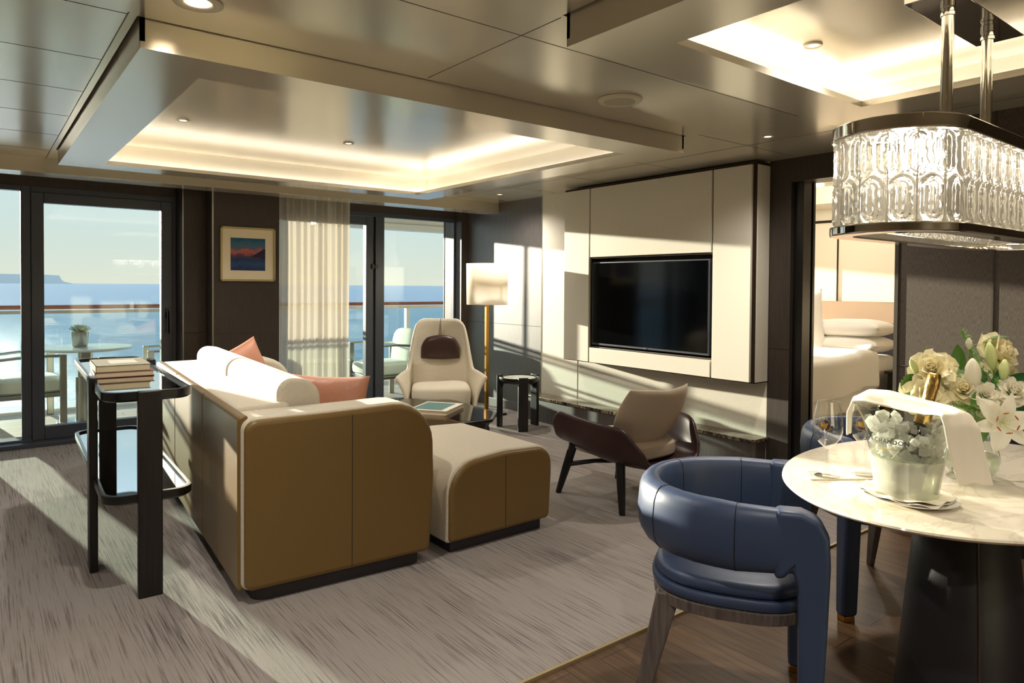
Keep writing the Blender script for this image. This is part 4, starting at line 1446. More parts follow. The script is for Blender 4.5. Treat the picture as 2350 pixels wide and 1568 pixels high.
ring_band(stadium(HL + 0.006, HW + 0.006), stadium(HL - 0.03, HW - 0.03), 0.238, 0.272).build('top_ring', M['chrome'], chd, bevel=0.003)
ring_band(stadium(HL + 0.008, HW + 0.008), stadium(HL - 0.050, HW - 0.050), -0.002, 0.022).build('bottom_ring', M['chrome'], chd, bevel=0.004)
MB().prism(stadium(HL - 0.02, HW - 0.02), 0.246, 0.258).build('top_plate', M['chrome'], chd)
for x in (2.11 - cx, 2.404 - cx):
    MB().lathe([(0.0155, 0.26), (0.0155, 0.66)], 24, (x, -0.003, 0)).build('rod', M['chrome'], chd, smooth=True)
    MB().lathe([(0.0155, 0.612), (0.0185, 0.613), (0.0185, 0.622), (0.0165, 0.624), (0.0165, 0.634), (0.0185, 0.636), (0.0185, 0.646), (0.0155, 0.648)], 24, (x, -0.003, 0)).build('collar', M['chrome'], chd, smooth=True)
cp = MB().box(-0.235, -0.055, 0.645, 0.290, 0.075, 0.805).build('canopy', M['chrome'], chd, bevel=0.002)
M['led'] = mat('lit_led_disc', (255, 245, 225), 0.4, emit=(255, 236, 205), estr=16.0)
for k in range(9):
    x = -0.46 + 0.115 * k
    for y in ((-0.085, 0.085) if 0 < k < 8 else (0,)):
        MB().lathe([(0, 0.228), (0.024, 0.228), (0.026, 0.232), (0.026, 0.246), (0, 0.246)], 20, (x, y, 0)).build('led_disc', M['led'], chd, smooth=True)
for k in range(4):
    point_light('led_glow', (-0.40 + 0.267 * k, 0, 0.19), 0.7, 0.03, (1, 0.93, 0.82), chd)

# one moulded crystal panel: relief of elongated links
PW, PH = 0.066, 0.213
NU, NV = 18, 54


def link(u, v, cu, cv, rad, half):
    dv = max(0.0, abs(v - cv) - half)
    d = math.hypot(u - cu, dv)
    return math.exp(-((d - rad) / 0.0042) ** 2)


def relief(u, v):
    h = 0.0
    for cu, cv in ((0.5 * PW, 0.25 * PH), (0.0, 0.75 * PH), (PW, 0.75 * PH), (0.0, -0.25 * PH), (PW, -0.25 * PH), (0.5 * PW, 1.25 * PH)):
        h = max(h, link(u, v, cu, cv, 0.021, 0.028), 0.8 * link(u, v, cu, cv, 0.0085, 0.030))
    return h


vs, fs = [], []
for side in (0, 1):
    for j in range(NV + 1):
        for i in range(NU + 1):
            u, v = PW * i / NU, PH * j / NV
            edge = min(1, 6 * min(i, NU - i) / NU)
            if side == 0:
                vs.append((u - PW / 2, 0.004 + 0.0085 * relief(u, v) * (0.5 + 0.5 * edge) + 0.002 * noise.noise(Vector((u * 90, v * 60, 3))), v))
            else:
                vs.append((u - PW / 2, -0.004, v))
base = (NU + 1) * (NV + 1)
for side in (0, 1):
    for j in range(NV):
        for i in range(NU):
            k = side * base + j * (NU + 1) + i
            fs.append((k, k + 1, k + NU + 2, k + NU + 1) if side else (k, k + NU + 1, k + NU + 2, k + 1))
for i in range(NU):
    fs.append((i, i + 1, base + i + 1, base + i))
    k = NV * (NU + 1) + i
    fs.append((k, k + 1, base + k + 1, base + k))
for j in range(NV):
    k = j * (NU + 1)
    fs.append((k, k + NU + 1, base + k + NU + 1, base + k))
    k = j * (NU + 1) + NU
    fs.append((k, k + NU + 1, base + k + NU + 1, base + k))
panel0 = MB().add(vs, fs).build('crystal_panel', M['crystal'], chd, smooth=True, angle=75)
peri = []
straight = 2 * (HL - HW)
nst = int(straight / (PW + 0.001))
hw_ = HW - 0.012
for s_ in (-1, 1):
    for k in range(nst):
        x = -straight / 2 + (k + 0.5) * straight / nst
        peri.append((x, s_ * hw_, 0 if s_ > 0 else PI))
nc = 7
for s_ in (-1, 1):
    for k in range(nc):
        a = (-PI / 2 + (k + 0.5) * PI / nc) if s_ > 0 else (PI / 2 + (k + 0.5) * PI / nc)
        peri.append((s_ * (HL - HW) + hw_ * math.cos(a), hw_ * math.sin(a), a - PI / 2))
for k, (x, y, rz) in enumerate(peri):
    p = panel0 if k == 0 else panel0.copy()
    if k:
        C.objects.link(p)
    p.parent = chd
    p.location = (x, y, 0.022)
    p.rotation_euler = (0, 0, rz)

# ------------------------------------------------------------------ things on the dining table
TZ = 0.7405
M['clear'] = thin_glass('wine_glass_clear', (252, 253, 252), 1.7, 0.0, 1.5)
M['gold'] = mat('gold_print', (214, 170, 84), 0.35, 0.8)
M['card'] = mat('cream_card', (238, 228, 204), 0.7)
M['napkin'] = mat('cream_linen_napkin', (240, 230, 208), 0.85, sheen=0.2)
M['porcelain'] = mat('white_porcelain', (240, 238, 230), 0.12)

cdt = thing('card_mat', 'thin cream card under the wine glasses with faint handwriting at its corner', 'card', (2.135, 1.045, TZ), math.radians(-35))
MB().box(-0.145, -0.055, 0, 0.10, 0.075, 0.004).build('card', M['card'], cdt, bevel=0.0008)
wr = MB()
for k in range(4):
    wr.tube([(-0.125 + 0.004 * k + 0.006 * q, -0.02 + 0.016 * k + 0.004 * math.sin(q * 2.3 + k), 0.0042) for q in range(7)], 0.0005, 4)
wr.build('handwriting', M['grey_wood'], cdt)

gprof = [(0.0, 0.0035), (0.010, 0.0042), (0.030, 0.0020), (0.0365, 0.0010), (0.0365, 0.0), (0, 0.0)]
bowl = [(0.0032, 0.006), (0.0030, 0.05), (0.0036, 0.078), (0.008, 0.088), (0.022, 0.100), (0.036, 0.117), (0.0425, 0.138), (0.0435, 0.155), (0.041, 0.18), (0.036, 0.205), (0.0325, 0.222), (0.0315, 0.230)]


def wine_glass(x, y, label):
    t_ = thing('wine_glass', label, 'glass', (x, y, TZ + 0.0045), 0, 'wine glasses on the dining table')
    MB().lathe(gprof, 40).build('foot', M['clear'], t_, smooth=True)
    MB().lathe([(0.0032, 0.003), (0.0030, 0.05), (0.0036, 0.080)], 16).build('stem', M['clear'], t_, smooth=True)
    MB().lathe_open(bowl[3:], 56).build('bowl', M['clear'], t_, smooth=True, angle=180)
    MB().tube([(0.0315 * math.cos(2 * PI * k / 48), 0.0315 * math.sin(2 * PI * k / 48), 0.230) for k in range(48)], 0.0007, 6, closed=True).build('rim', M['clear'], t_, smooth=True)
    # gold crown crest facing the camera side
    def on(a, z):
        for (r0, z0), (r1, z1) in zip(bowl, bowl[1:]):
            if z0 <= z <= z1:
                r_ = r0 + (r1 - r0) * (z - z0) / (z1 - z0) + 0.0006
                return Vector((r_ * math.cos(a), r_ * math.sin(a), z))
    ac = math.atan2(-y, -x) - 0.25
    cr = MB()
    crown = [(-0.22, -0.006), (0.22, -0.006), (0.20, -0.001), (0.30, 0.009), (0.20, 0.011), (0.12, 0.006), (0.06, 0.011), (0.0, 0.014), (-0.06, 0.011), (-0.12, 0.006), (-0.20, 0.011), (-0.30, 0.009), (-0.20, -0.001)]
    c0 = on(ac, 0.162)
    pts_ = [on(ac + a * 0.95, 0.160 + z) for a, z in crown]
    cr.add([c0] + pts_, [(0, i + 1, (i + 1) % len(pts_) + 1) for i in range(len(pts_))])
    cr.tube([on(ac + 0.42 * math.cos(2 * PI * k / 40), 0.163 + 0.0185 * math.sin(2 * PI * k / 40)) for k in range(40)], 0.0005, 5, closed=True)
    for k in range(26):
        if k % 13 in (0, 6, 12):
            continue
        a = 2 * PI * k / 26
        cr.tube([on(ac + 0.49 * math.cos(a), 0.163 + 0.0210 * math.sin(a)), on(ac + 0.56 * math.cos(a), 0.163 + 0.0240 * math.sin(a))], 0.0005, 4)
    cr.build('gold_crest', M['gold'], t_, merge=False)


wine_glass(2.055, 1.067, 'empty wine glass with a gold crown crest, left of the pair on the card')
wine_glass(2.165, 1.004, 'empty wine glass just behind the ice bucket, right of the pair on the card')

# ice bucket
BX, BY = 2.012, 0.822
pl_ = MB().lathe([(0, 0), (0.07, 0), (0.085, 0.006), (0.115, 0.013), (0.116, 0.015), (0.085, 0.010), (0.07, 0.006), (0, 0.006)], 56).build('plate', M['porcelain'], None, smooth=True, loc=(BX + 0.005, BY - 0.01, TZ))
tag(pl_, 'small white plate under the folded napkin and ice bucket', 'plate')


def cloth_fold(layers, parent, name='fold'):
    for k, (pts, z, amp) in enumerate(layers):
        n_ = len(pts)
        c_ = Vector((sum(p_[0] for p_ in pts) / n_, sum(p_[1] for p_ in pts) / n_))
        rings = []
        for q in range(7):
            f_ = 1 - q / 6 * 0.999
            rg = []
            for i, p_ in enumerate(pts):
                w_ = c_ + (Vector(p_) - c_) * f_
                rg.append(Vector((w_.x, w_.y, z + amp * f_ ** 2 * math.sin(i * 1.1 + k * 2) + 0.006 * f_ ** 3)))
            rings.append(rg)
        MB().loft(rings, cap=False).build(name, M['napkin'], parent, smooth=True, angle=180, solid=0.0022, subsurf=1)


nk = thing('folded_napkin', 'folded cream napkin lying between the plate and the ice bucket', 'napkin', (BX, BY, TZ + 0.010))


def edge_pts(seq, n=8):
    out = []
    for i in range(len(seq)):
        a, b_ = Vector(seq[i]), Vector(seq[(i + 1) % len(seq)])
        for k in range(n):
            out.append(tuple(a + (b_ - a) * k / n))
    return out


va = math.atan2(-BY, -BX)          # towards the camera
Rn = lambda x, y: (x * math.cos(va + PI / 2) - y * math.sin(va + PI / 2), x * math.sin(va + PI / 2) + y * math.cos(va + PI / 2))
q1 = [Rn(*p_) for p_ in ((-0.12, -0.02), (-0.025, -0.10), (0.07, -0.11), (0.12, 0.0), (0.03, 0.10), (-0.10, 0.10))]
q2 = [Rn(*p_) for p_ in ((-0.095, -0.04), (-0.02, -0.112), (0.115, -0.075), (0.105, 0.06), (-0.06, 0.09))]
q2 = [Rn(-x, y) for x, y in ((-0.12, 0.0), (-0.08, -0.085), (0.03, -0.105), (0.125, -0.015), (0.09, 0.09), (-0.08, 0.10))]
cloth_fold([(edge_pts(q1), 0.001, 0.003), (edge_pts(q2), 0.006, 0.003)], nk)

bk_t = thing('ice_bucket', 'clear flared ice bucket with black lettering, frosted low down and full of ice', 'bucket', (BX, BY, TZ + 0.022))
M['bucket_clear'] = thin_glass('bucket_acrylic', (246, 250, 246), 0.9, 0.02, 1.5)
M['bucket_frost'] = milky('frosted_acrylic', (244, 244, 236), 0.4, 0.15, 0.10)
bprof = [(0.0, 0.0), (0.074, 0.0), (0.078, 0.006), (0.084, 0.05), (0.092, 0.10), (0.100, 0.15), (0.112, 0.195), (0.127, 0.228), (0.131, 0.236)]
MB().lathe_open(bprof[4:], 72).build('clear_wall', M['bucket_clear'], bk_t, smooth=True, angle=180)
MB().lathe_open(bprof[0:5], 72).build('frosted_wall', M['bucket_frost'], bk_t, smooth=True, angle=180)
MB().tube([(0.131 * math.cos(2 * PI * k / 72), 0.131 * math.sin(2 * PI * k / 72), 0.236) for k in range(72)], 0.0018, 8, closed=True).build('rim', M['bucket_clear'], bk_t, smooth=True)


def br_at(z):
    for (r0, z0), (r1, z1) in zip(bprof[1:], bprof[2:]):
        if z0 <= z <= z1:
            return r0 + (r1 - r0) * (z - z0) / (z1 - z0)
    return bprof[-1][0]


M['ink'] = mat('black_lettering', (22, 22, 24), 0.5)


def wrap_text(txt, size, z0, a_right, name, m_, extr=0.0):
    cu = bpy.data.curves.new('lettering', 'FONT')
    cu.body = txt
    cu.size = size
    cu.space_character = 1.12
    cu.offset = size * 0.012
    cu.resolution_u = 3
    tmp = bpy.data.objects.new('lettering', cu)
    C.objects.link(tmp)
    bpy.context.view_layer.update()
    me = bpy.data.meshes.new_from_object(tmp.evaluated_get(bpy.context.evaluated_depsgraph_get()))
    bpy.data.objects.remove(tmp)
    bm = bmesh.new()
    bm.from_mesh(me)
    bmesh.ops.subdivide_edges(bm, edges=[e_ for e_ in bm.edges if e_.calc_length() > size * 0.2], cuts=2)
    xm = max(v.co.x for v in bm.verts)
    for v in bm.verts:
        z = z0 + v.co.y
        r_ = br_at(z) + 0.0009
        # seen from outside, text reads left to right as the angle grows
        a = a_right - (xm - v.co.x) / r_
        v.co = Vector((r_ * math.cos(a), r_ * math.sin(a), z))
    bm.to_mesh(me)
    bm.free()
    me.name = name
    o_ = bpy.data.objects.new(name, me)
    C.objects.link(o_)
    me.materials.append(m_)
    o_.parent = bk_t
    return o_


wrap_text('MO\u00cbT & CHANDON', 0.0163, 0.146, va + 0.05, 'lettering', M['ink'])
wrap_text('CHAMPAGNE', 0.0085, 0.128, va - 0.22, 'small_lettering', M['gold'])

# ice
M['ice'] = glassy('ice_cubes', (250, 250, 248), 0.35, 0.10, 1.31, (252, 250, 244))
ib = MB()
rnd = random.Random(5)
for k in range(150):
    z = 0.085 + 0.115 * rnd.random() ** 0.8
    if z > 0.165 and rnd.random() < 0.45:
        continue
    r_ = (br_at(z) - 0.016) * math.sqrt(rnd.random())
    a = rnd.random() * 2 * PI
    s0 = 0.009 + 0.007 * rnd.random()
    Mx = Matrix.Translation((r_ * math.cos(a), r_ * math.sin(a), z)) @ Matrix.Rotation(rnd.random() * 3, 4, Vector((rnd.random(), rnd.random(), rnd.random())).normalized())
    ib.box(-s0, -s0 * 0.8, -s0 * 0.7, s0, s0 * 0.8, s0 * 0.7, Mx)
io = ib.build('crushed_ice', M['ice'], None, bevel=0.002, loc=(BX, BY, TZ + 0.022), merge=False)
tag(io, 'heap of crushed ice filling the clear bucket round the bottle', 'ice', kind='stuff')
M['melt'] = milky('cloudy_ice_water', (214, 216, 204), 0.32, 0.2, 0.05)
wt = MB().lathe([(0, 0.006), (0.074, 0.008), (0.080, 0.05), (0.088, 0.10), (0.088, 0.102), (0, 0.102)], 40).build('ice_water', M['melt'], None, smooth=True, loc=(BX, BY, TZ + 0.022))
tag(wt, 'cloudy melt water in the lower frosted half of the ice bucket', 'water', kind='stuff')

# champagne bottle
M['bottle'] = mat('dark_green_glass', (22, 40, 26), 0.08, spec=0.6)
M['foil'] = mat('crumpled_gold_foil', (190, 156, 92), 0.3, 0.95)
add_bump(M['foil'], (1, 1, 0.5), 90, 0.8, 0.004)
bo = thing('champagne_bottle', 'gold-foiled champagne bottle leaning back in the ice bucket', 'bottle', (BX + 0.012, BY - 0.004, TZ + 0.085))
ax = (Vector((2.215, 0.865, 1.075)) - Vector((BX + 0.012, BY - 0.004, TZ + 0.085)))
tdir = Vector((0.37, 0.10, 0.93))
# lean to the right in the picture
lean = Vector((-math.sin(va), math.cos(va), 0))
tdir = (lean * 0.22 + Vector((0.10, 0.05, 0)) + Vector((0, 0, 1))).normalized()
bo.rotation_mode = 'QUATERNION'
bo.rotation_quaternion = Vector((0, 0, 1)).rotation_difference(tdir)
MB().lathe([(0, -0.045), (0.038, -0.045), (0.040, -0.03), (0.040, 0.06), (0.032, 0.10), (0.021, 0.13)], 40).build('body', M['bottle'], bo, smooth=True)
MB().lathe([(0.0212, 0.125), (0.0205, 0.15), (0.0175, 0.18), (0.0160, 0.205), (0.0165, 0.225), (0.0178, 0.232), (0.0175, 0.242), (0.0165, 0.252), (0.0165, 0.264), (0.0140, 0.271), (0, 0.272)], 40).build('foil', M['foil'], bo, smooth=True, angle=70)
nl = MB()
for k in range(4):
    aa = -2.3 + 0.0 * k
    z = 0.15 + 0.017 * k
    nl.tube([(0.0185 * math.cos(aa + q), 0.0185 * math.sin(aa + q), z + 0.004 * math.sin(3 * q + k)) for q in (0, 0.2, 0.4)], 0.0009, 5)
nl.build('neck_lettering', M['ink'], bo)

# napkin draped over the rim
dn = thing('draped_napkin', 'cream linen napkin folded in a band and draped across the rim of the ice bucket', 'napkin', (BX, BY, TZ + 0.022))
# path across the bucket: from far-left, over the rim, across and down at right
e1 = Vector((math.sin(va), -math.cos(va), 0)) * -1.0      # to the right in the picture
e2 = Vector((math.cos(va), math.sin(va), 0))              # towards camera
if (e1.x * 0.7897 - e1.y * 0.6135) < 0:
    e1 = -e1
kp = [((-0.146, -0.035, 0.135), (0.1, -1, 0), 0.026), ((-0.146, -0.035, 0.20), (0.1, -1, 0), 0.028), ((-0.134, -0.035, 0.238), (0.05, -1, 0.1), 0.032),
      ((-0.10, -0.035, 0.252), (0.1, -0.9, 0.3), 0.038), ((-0.05, -0.025, 0.250), (0.15, -0.85, 0.34), 0.040), ((0.0, -0.005, 0.243), (0.2, -0.85, 0.30), 0.040),
      ((0.05, 0.015, 0.238), (0.3, -0.8, 0.25), 0.040), ((0.085, 0.045, 0.238), (0.5, -0.7, 0.15), 0.041), ((0.108, 0.075, 0.234), (0.75, -0.55, 0.06), 0.042),
      ((0.121, 0.088, 0.205), (0.93, -0.38, 0.02), 0.042), ((0.131, 0.092, 0.15), (0.95, -0.33, 0.0), 0.042), ((0.143, 0.095, 0.10), (0.95, -0.3, 0.0), 0.040), ((0.153, 0.095, 0.064), (0.95, -0.3, 0.04), 0.038)]
vs, fs = [], []
NW = 14
P_ = []
for i in range(len(kp) - 1):
    for k in range(5):
        q = k / 5
        P_.append((Vector(kp[i][0]).lerp(Vector(kp[i + 1][0]), q), Vector(kp[i][1]).lerp(Vector(kp[i + 1][1]), q).normalized(), kp[i][2] + (kp[i + 1][2] - kp[i][2]) * q))
P_.append((Vector(kp[-1][0]), Vector(kp[-1][1]).normalized(), kp[-1][2]))
for i, (q, wv, wd) in enumerate(P_):
    t_ = i / (len(P_) - 1)
    for k in range(NW + 1):
        w_ = -1 + 2 * k / NW
        c_ = q + wv * wd * w_
        nz = 0.003 * math.sin(w_ * 5 + t_ * 9) + 0.005 * (1 - w_ * w_)
        p_ = e1 * c_.x + e2 * (c_.y + nz * 0.8) + Vector((0, 0, c_.z + nz))
        vs.append((p_.x, p_.y, p_.z))
for i in range(len(P_) - 1):
    for k in range(NW):
        a = i * (NW + 1) + k
        fs.append((a, a + 1, a + NW + 2, a + NW + 1))
MB().add(vs, fs).build('cloth', M['napkin'], dn, smooth=True, angle=180, solid=0.006, offset=0.0, subsurf=1)
hem = MB()
hem.tube([Vector(vs[i * (NW + 1) + 0]) + Vector((0, 0, 0.002)) for i in range(len(P_))], 0.0022, 6)
hem.build('rolled_edge', M['napkin'], dn, smooth=True)

# ------------------------------------------------------------------ vase and flowers
VX, VY = 2.425, 0.805
vz = TZ
vs_ = thing('glass_vase', 'round clear glass vase holding the white bouquet in the middle of the table', 'vase', (VX, VY, vz))
MB().lathe_open([(0.0, 0.003), (0.045, 0.003), (0.062, 0.012), (0.076, 0.035), (0.078, 0.058), (0.071, 0.088), (0.056, 0.110), (0.046, 0.124), (0.052, 0.142)], 56).build('wall', M['clear'], vs_, smooth=True, angle=180)
MB().lathe([(0, 0.010), (0.055, 0.012), (0.071, 0.035), (0.073, 0.056), (0.070, 0.072), (0, 0.0725)], 48).build('water', thin_glass('vase_water', (238, 244, 232), 0.6, 0.0, 1.33), vs_, smooth=True)

M['petal_white'] = mat('white_petal', (246, 242, 226), 0.55, sub=0.0)
M['petal_cream'] = mat('cream_rose_petal', (248, 240, 206), 0.6)
M['bud_green'] = mat('pale_green_bud', (206, 216, 150), 0.5)
M['leaf'] = mat('mid_green_leaf', (86, 128, 56), 0.45)
M['leaf_dark'] = mat('dark_green_leaf', (38, 84, 40), 0.4)
M['leaf_pale'] = mat('grey_green_leaf', (150, 180, 140), 0.55)
M['stem_g'] = mat('green_stem', (112, 142, 70), 0.5)
M['pollen'] = mat('rust_anther', (168, 74, 26), 0.7)
for k_ in ('petal_white', 'petal_cream', 'leaf_pale'):
    n, l, b = nodes(M[k_])
    tr = n.new('ShaderNodeBsdfTranslucent')
    tr.inputs[0].default_value = b.inputs['Base Color'].default_value
    mx_ = n.new('ShaderNodeMixShader')
    mx_.inputs[0].default_value = 0.3
    out = [q for q in n if q.type == 'OUTPUT_MATERIAL'][0]
    l.new(b.outputs[0], mx_.inputs[1])
    l.new(tr.outputs[0], mx_.inputs[2])
    l.new(mx_.outputs[0], out.inputs[0])

rr_v = Vector((0.7897, -0.6135, 0))        # picture right on the table
ff_v = Vector((0.6135, 0.7897, 0))         # away from the camera
uu_v = Vector((0, 0, 1))
BC = Vector((VX, VY, 0))


def at(dx, z, df=0.0):
    """bouquet point: dx metres right of the vase, at height z above the floor, df metres behind it"""
    return BC + rr_v * dx + ff_v * df + uu_v * z


def orient(d, spin=0.0):
    d = Vector(d).normalized()
    q = Vector((0, 0, 1)).rotation_difference(d)
    return (q.to_matrix() @ Matrix.Rotation(spin, 3, 'Z')).to_4x4()


def petal(mb, Mx, L, Wd, base_out, curl, cup, n=8, m_=6, tip=0.5, ruffle=0.0, blunt=False):
    """a petal in a frame whose z is the flower axis; starts at the centre, opens outwards along x"""
    vs, fs = [], []
    ph = random.random() * 6
    for j in range(n + 1):
        t_ = j / n
        w_ = Wd * math.sin(PI * min(0.999, t_ ** 0.75 * 0.5 + 0.06 + t_ * (0.44 - tip * 0.0))) ** 0.8 * (1 - max(0, t_ - 0.75) * tip * 3.2)
        if blunt:
            w_ = Wd * min(1.0, (t_ / 0.45 + 0.05)) ** 0.7 * math.sqrt(max(0.0, 1 - t_ ** 5)) + 1e-5
        ang = base_out + curl * t_ ** 1.4
        x = L * (t_ * math.sin(base_out + 0.5 * curl * t_))
        z = L * (t_ * math.cos(base_out + 0.5 * curl * t_))
        for i in range(m_ + 1):
            s_ = -1 + 2 * i / m_
            cc = cup * s_ * s_ * w_
            rf = ruffle * math.sin(7 * t_ + 5 * s_ + ph) * t_ * abs(s_)
            vs.append(Mx @ Vector((x - cc * math.cos(ang) + rf, s_ * w_, z + cc * math.sin(ang) + rf)))
    for j in range(n):
        for i in range(m_):
            k = j * (m_ + 1) + i
            fs.append((k, k + 1, k + m_ + 2, k + m_ + 1))
    mb.add(vs, fs)


def stem_of(t_, p, d, L=None, rad=0.0022):
    """stem from the flower back down into the vase (coordinates local to the flower empty at p)"""
    foot = BC + Vector((random.uniform(-0.04, 0.04), random.uniform(-0.04, 0.04), vz + 0.02))
    neck = BC + Vector((random.uniform(-0.02, 0.02), random.uniform(-0.02, 0.02), vz + 0.135))
    a = Vector((0, 0, 0))
    pts_ = []
    for k in range(9):
        q = k / 8
        c0 = -Vector(d).normalized() * 0.05
        pts_.append((1 - q) ** 2 * a + 2 * q * (1 - q) * (c0 * 1.5) + q * q * (neck - p))
    pts_.append(foot - p)
    MB().tube(pts_, rad, 6).build('stem', M['stem_g'], t_, smooth=True)


def rose(label, p, d, R=0.045, group='roses in the bouquet', mat_='petal_cream'):
    t_ = thing('rose', label, 'flower', p, 0, group)
    Mx = orient(d, random.random() * 6)
    mb = MB()
    layers = ((0.02, 3, 0.74, 0.9, 0.10), (0.10, 4, 0.82, 0.9, 0.25), (0.20, 5, 0.92, 0.85, 0.55), (0.38, 5, 1.0, 0.7, 0.9), (0.62, 6, 1.05, 0.5, 1.15), (0.95, 6, 1.0, 0.4, 1.1))
    for q, (out, cnt, ln, cup, curl) in enumerate(layers):
        for k in range(cnt):
            A = Mx @ Matrix.Rotation(2 * PI * k / cnt + q * 0.9, 4, 'Z') @ Matrix.Translation((0.002 + 0.003 * q, 0, -R * 0.1 * q))
            petal(mb, A, R * ln, R * (0.30 + 0.075 * q), out, curl, cup * 0.5, n=9, m_=8, ruffle=0.0016 * q * R / 0.045, blunt=True)
    mb.build('petals', M[mat_], t_, smooth=True, angle=180, merge=False)
    cal = MB()
    for k in range(5):
        petal(cal, Mx @ Matrix.Rotation(2 * PI * k / 5, 4, 'Z') @ Matrix.Translation((0, 0, -R * 0.28)), R * 0.6, R * 0.14, 1.2, 0.7, 0.2, tip=0.8)
    cal.build('sepals', M['leaf'], t_, smooth=True, angle=180, merge=False)
    stem_of(t_, Vector(p), d)
    return t_


def lily_bud(label, p, d, L=0.11, R=0.017, m_='bud_green', group='lily buds in the bouquet'):
    t_ = thing('lily_bud', label, 'flower bud', p, 0, group)
    Mx = orient(d, random.random())
    rings = []
    for q, rr3 in ((0, 0.25), (0.08, 0.5), (0.25, 0.80), (0.5, 1.0), (0.72, 0.88), (0.88, 0.58), (0.97, 0.28), (1.0, 0.08)):
        ring = []
        for k in range(18):
            a = 2 * PI * k / 18
            r_ = R * rr3 * (1 + 0.13 * math.cos(3 * a) - 0.05 * math.cos(6 * a))
            ring.append(Mx @ Vector((r_ * math.cos(a), r_ * math.sin(a), L * q)))
        rings.append(ring)
    MB().loft(rings).build('bud', M[m_], t_, smooth=True, angle=180)
    stem_of(t_, Vector(p), d, rad=0.003)
    return t_


def lily(label, p, d, R=0.095):
    t_ = thing('open_lily', label, 'flower', p)
    Mx = orient(d, 0.35)
    for k in range(6):
        mb = MB()
        petal(mb, Mx @ Matrix.Rotation(PI / 3 * k, 4, 'Z') @ Matrix.Translation((0, 0, 0.002 * (k % 2))), R * (1.0 if k % 2 else 0.96), R * (0.27 if k % 2 else 0.20), 0.95, 0.85, 0.35, n=12, m_=8, tip=0.75, ruffle=0.003)
        mb.build('petal', M['petal_white'], t_, smooth=True, angle=180, merge=False)
    for k in range(6):
        a = PI / 3 * k + 0.4
        tipv = Vector((0.028 * math.cos(a), 0.028 * math.sin(a), 0.052))
        sm = MB().tube([Mx @ Vector((0, 0, 0.005)), Mx @ (tipv * 0.6 + Vector((0, 0, 0.008))), Mx @ tipv], 0.0009, 5).build('stamen', M['bud_green'], t_, smooth=True)
        tv_ = Vector((-math.sin(a), math.cos(a), 0.2)).normalized() * 0.008
        MB().tube([Mx @ (tipv - tv_), Mx @ tipv, Mx @ (tipv + tv_)], [0.0012, 0.0022, 0.0012], 6).build('anther', M['pollen'], sm, smooth=True)
    MB().tube([Mx @ Vector((0, 0, 0.0)), Mx @ Vector((0.002, 0, 0.062)), Mx @ Vector((0.002, 0.0, 0.064))], [0.0016, 0.0014, 0.003], 6).build('pistil', M['bud_green'], t_, smooth=True)
    stem_of(t_, Vector(p), d, rad=0.003)
    return t_


def leaf(label, p, d, side, L=0.11, Wd=0.018, m_='leaf', bend=0.5, group='long leaves in the bouquet', name='leaf'):
    """blade from p along d, bending down"""
    d = Vector(d).normalized()
    side = Vector(side)
    side = (side - d * side.dot(d)).normalized()
    nn_ = d.cross(side).normalized()
    if nn_.z < 0:
        nn_ = -nn_
    vs, fs = [], []
    n_, w_n = 12, 4
    for j in range(n_ + 1):
        q = j / n_
        w_ = Wd * math.sin(PI * (0.04 + 0.96 * q ** 0.8)) ** 0.9 + 0.0004
        c_ = d * L * q - nn_ * bend * L * q * q * 0.5
        for i in range(w_n + 1):
            s_ = -1 + 2 * i / w_n
            vs.append(c_ + side * w_ * s_ + nn_ * (0.25 * w_ * abs(s_)))
    for j in range(n_):
        for i in range(w_n):
            k = j * (w_n + 1) + i
            fs.append((k, k + 1, k + w_n + 2, k + w_n + 1))
    o_ = MB().add(vs, fs).build(name, M[m_], None, smooth=True, angle=180, loc=p)
    return tag(o_, label, 'leaf', group)


# roses (dx right of vase, height, df behind)
CAMV = Vector((-0.86, -0.30, 0.35))
rose('big cream rose at the upper left of the bouquet', at(-0.125, 1.070), at(-0.3, 1.25, -0.25) - at(-0.125, 1.07), 0.052)
rose('big cream rose low on the left, just left of the bottle neck', at(-0.150, 1.000, -0.02), at(-0.3, 1.06, -0.4) - at(-0.15, 1.0), 0.055)
rose('large white rose at the upper right of the bouquet', at(0.095, 1.120, 0.02), at(0.22, 1.22, -0.2) - at(0.095, 1.12), 0.056)
rose('small cream rose partly hidden above the bottle neck', at(-0.072, 1.040, 0.03), (-0.4, -0.3, 0.8), 0.034)
rose('cream rose half hidden under the tall lily bud, centre left', at(-0.045, 1.015, -0.03), (-0.8, -0.3, 0.5), 0.036)
rose('pale rose at the right edge of the photo behind the open buds', at(0.135, 1.055, 0.06), (0.3, -0.4, 0.7), 0.048)
rose('small white lisianthus left of centre with a dark heart', at(-0.008, 1.005, -0.07), (-0.75, -0.5, 0.5), 0.028, 'lisianthus blooms in the bouquet', 'petal_white')
rose('small white lisianthus right of centre below the pale buds', at(0.070, 1.020, -0.08), (-0.6, -0.6, 0.7), 0.032, 'lisianthus blooms in the bouquet', 'petal_white')
rose('soft cream bloom tucked behind the open lily', at(0.018, 0.985, -0.05), (-0.7, -0.5, 0.3), 0.036, 'lisianthus blooms in the bouquet', 'petal_white')
lily('large open white lily with rust anthers facing the viewer', at(0.018, 0.930, -0.10), (-0.80, -0.58, 0.12), 0.100)
lily_bud('fat white lily bud standing upright left of centre', at(-0.022, 1.015, -0.04), (-0.10, 0.02, 1), 0.098, 0.021, 'petal_white')
lily_bud('tall pale green lily bud leaning left at the top of the bouquet', at(0.050, 1.075, -0.02), (-0.16, 0.10, 1), 0.085, 0.0155)
lily_bud('shorter pale green lily bud right of the tall one', at(0.058, 1.045, -0.05), (0.10, -0.04, 1), 0.066, 0.0135)
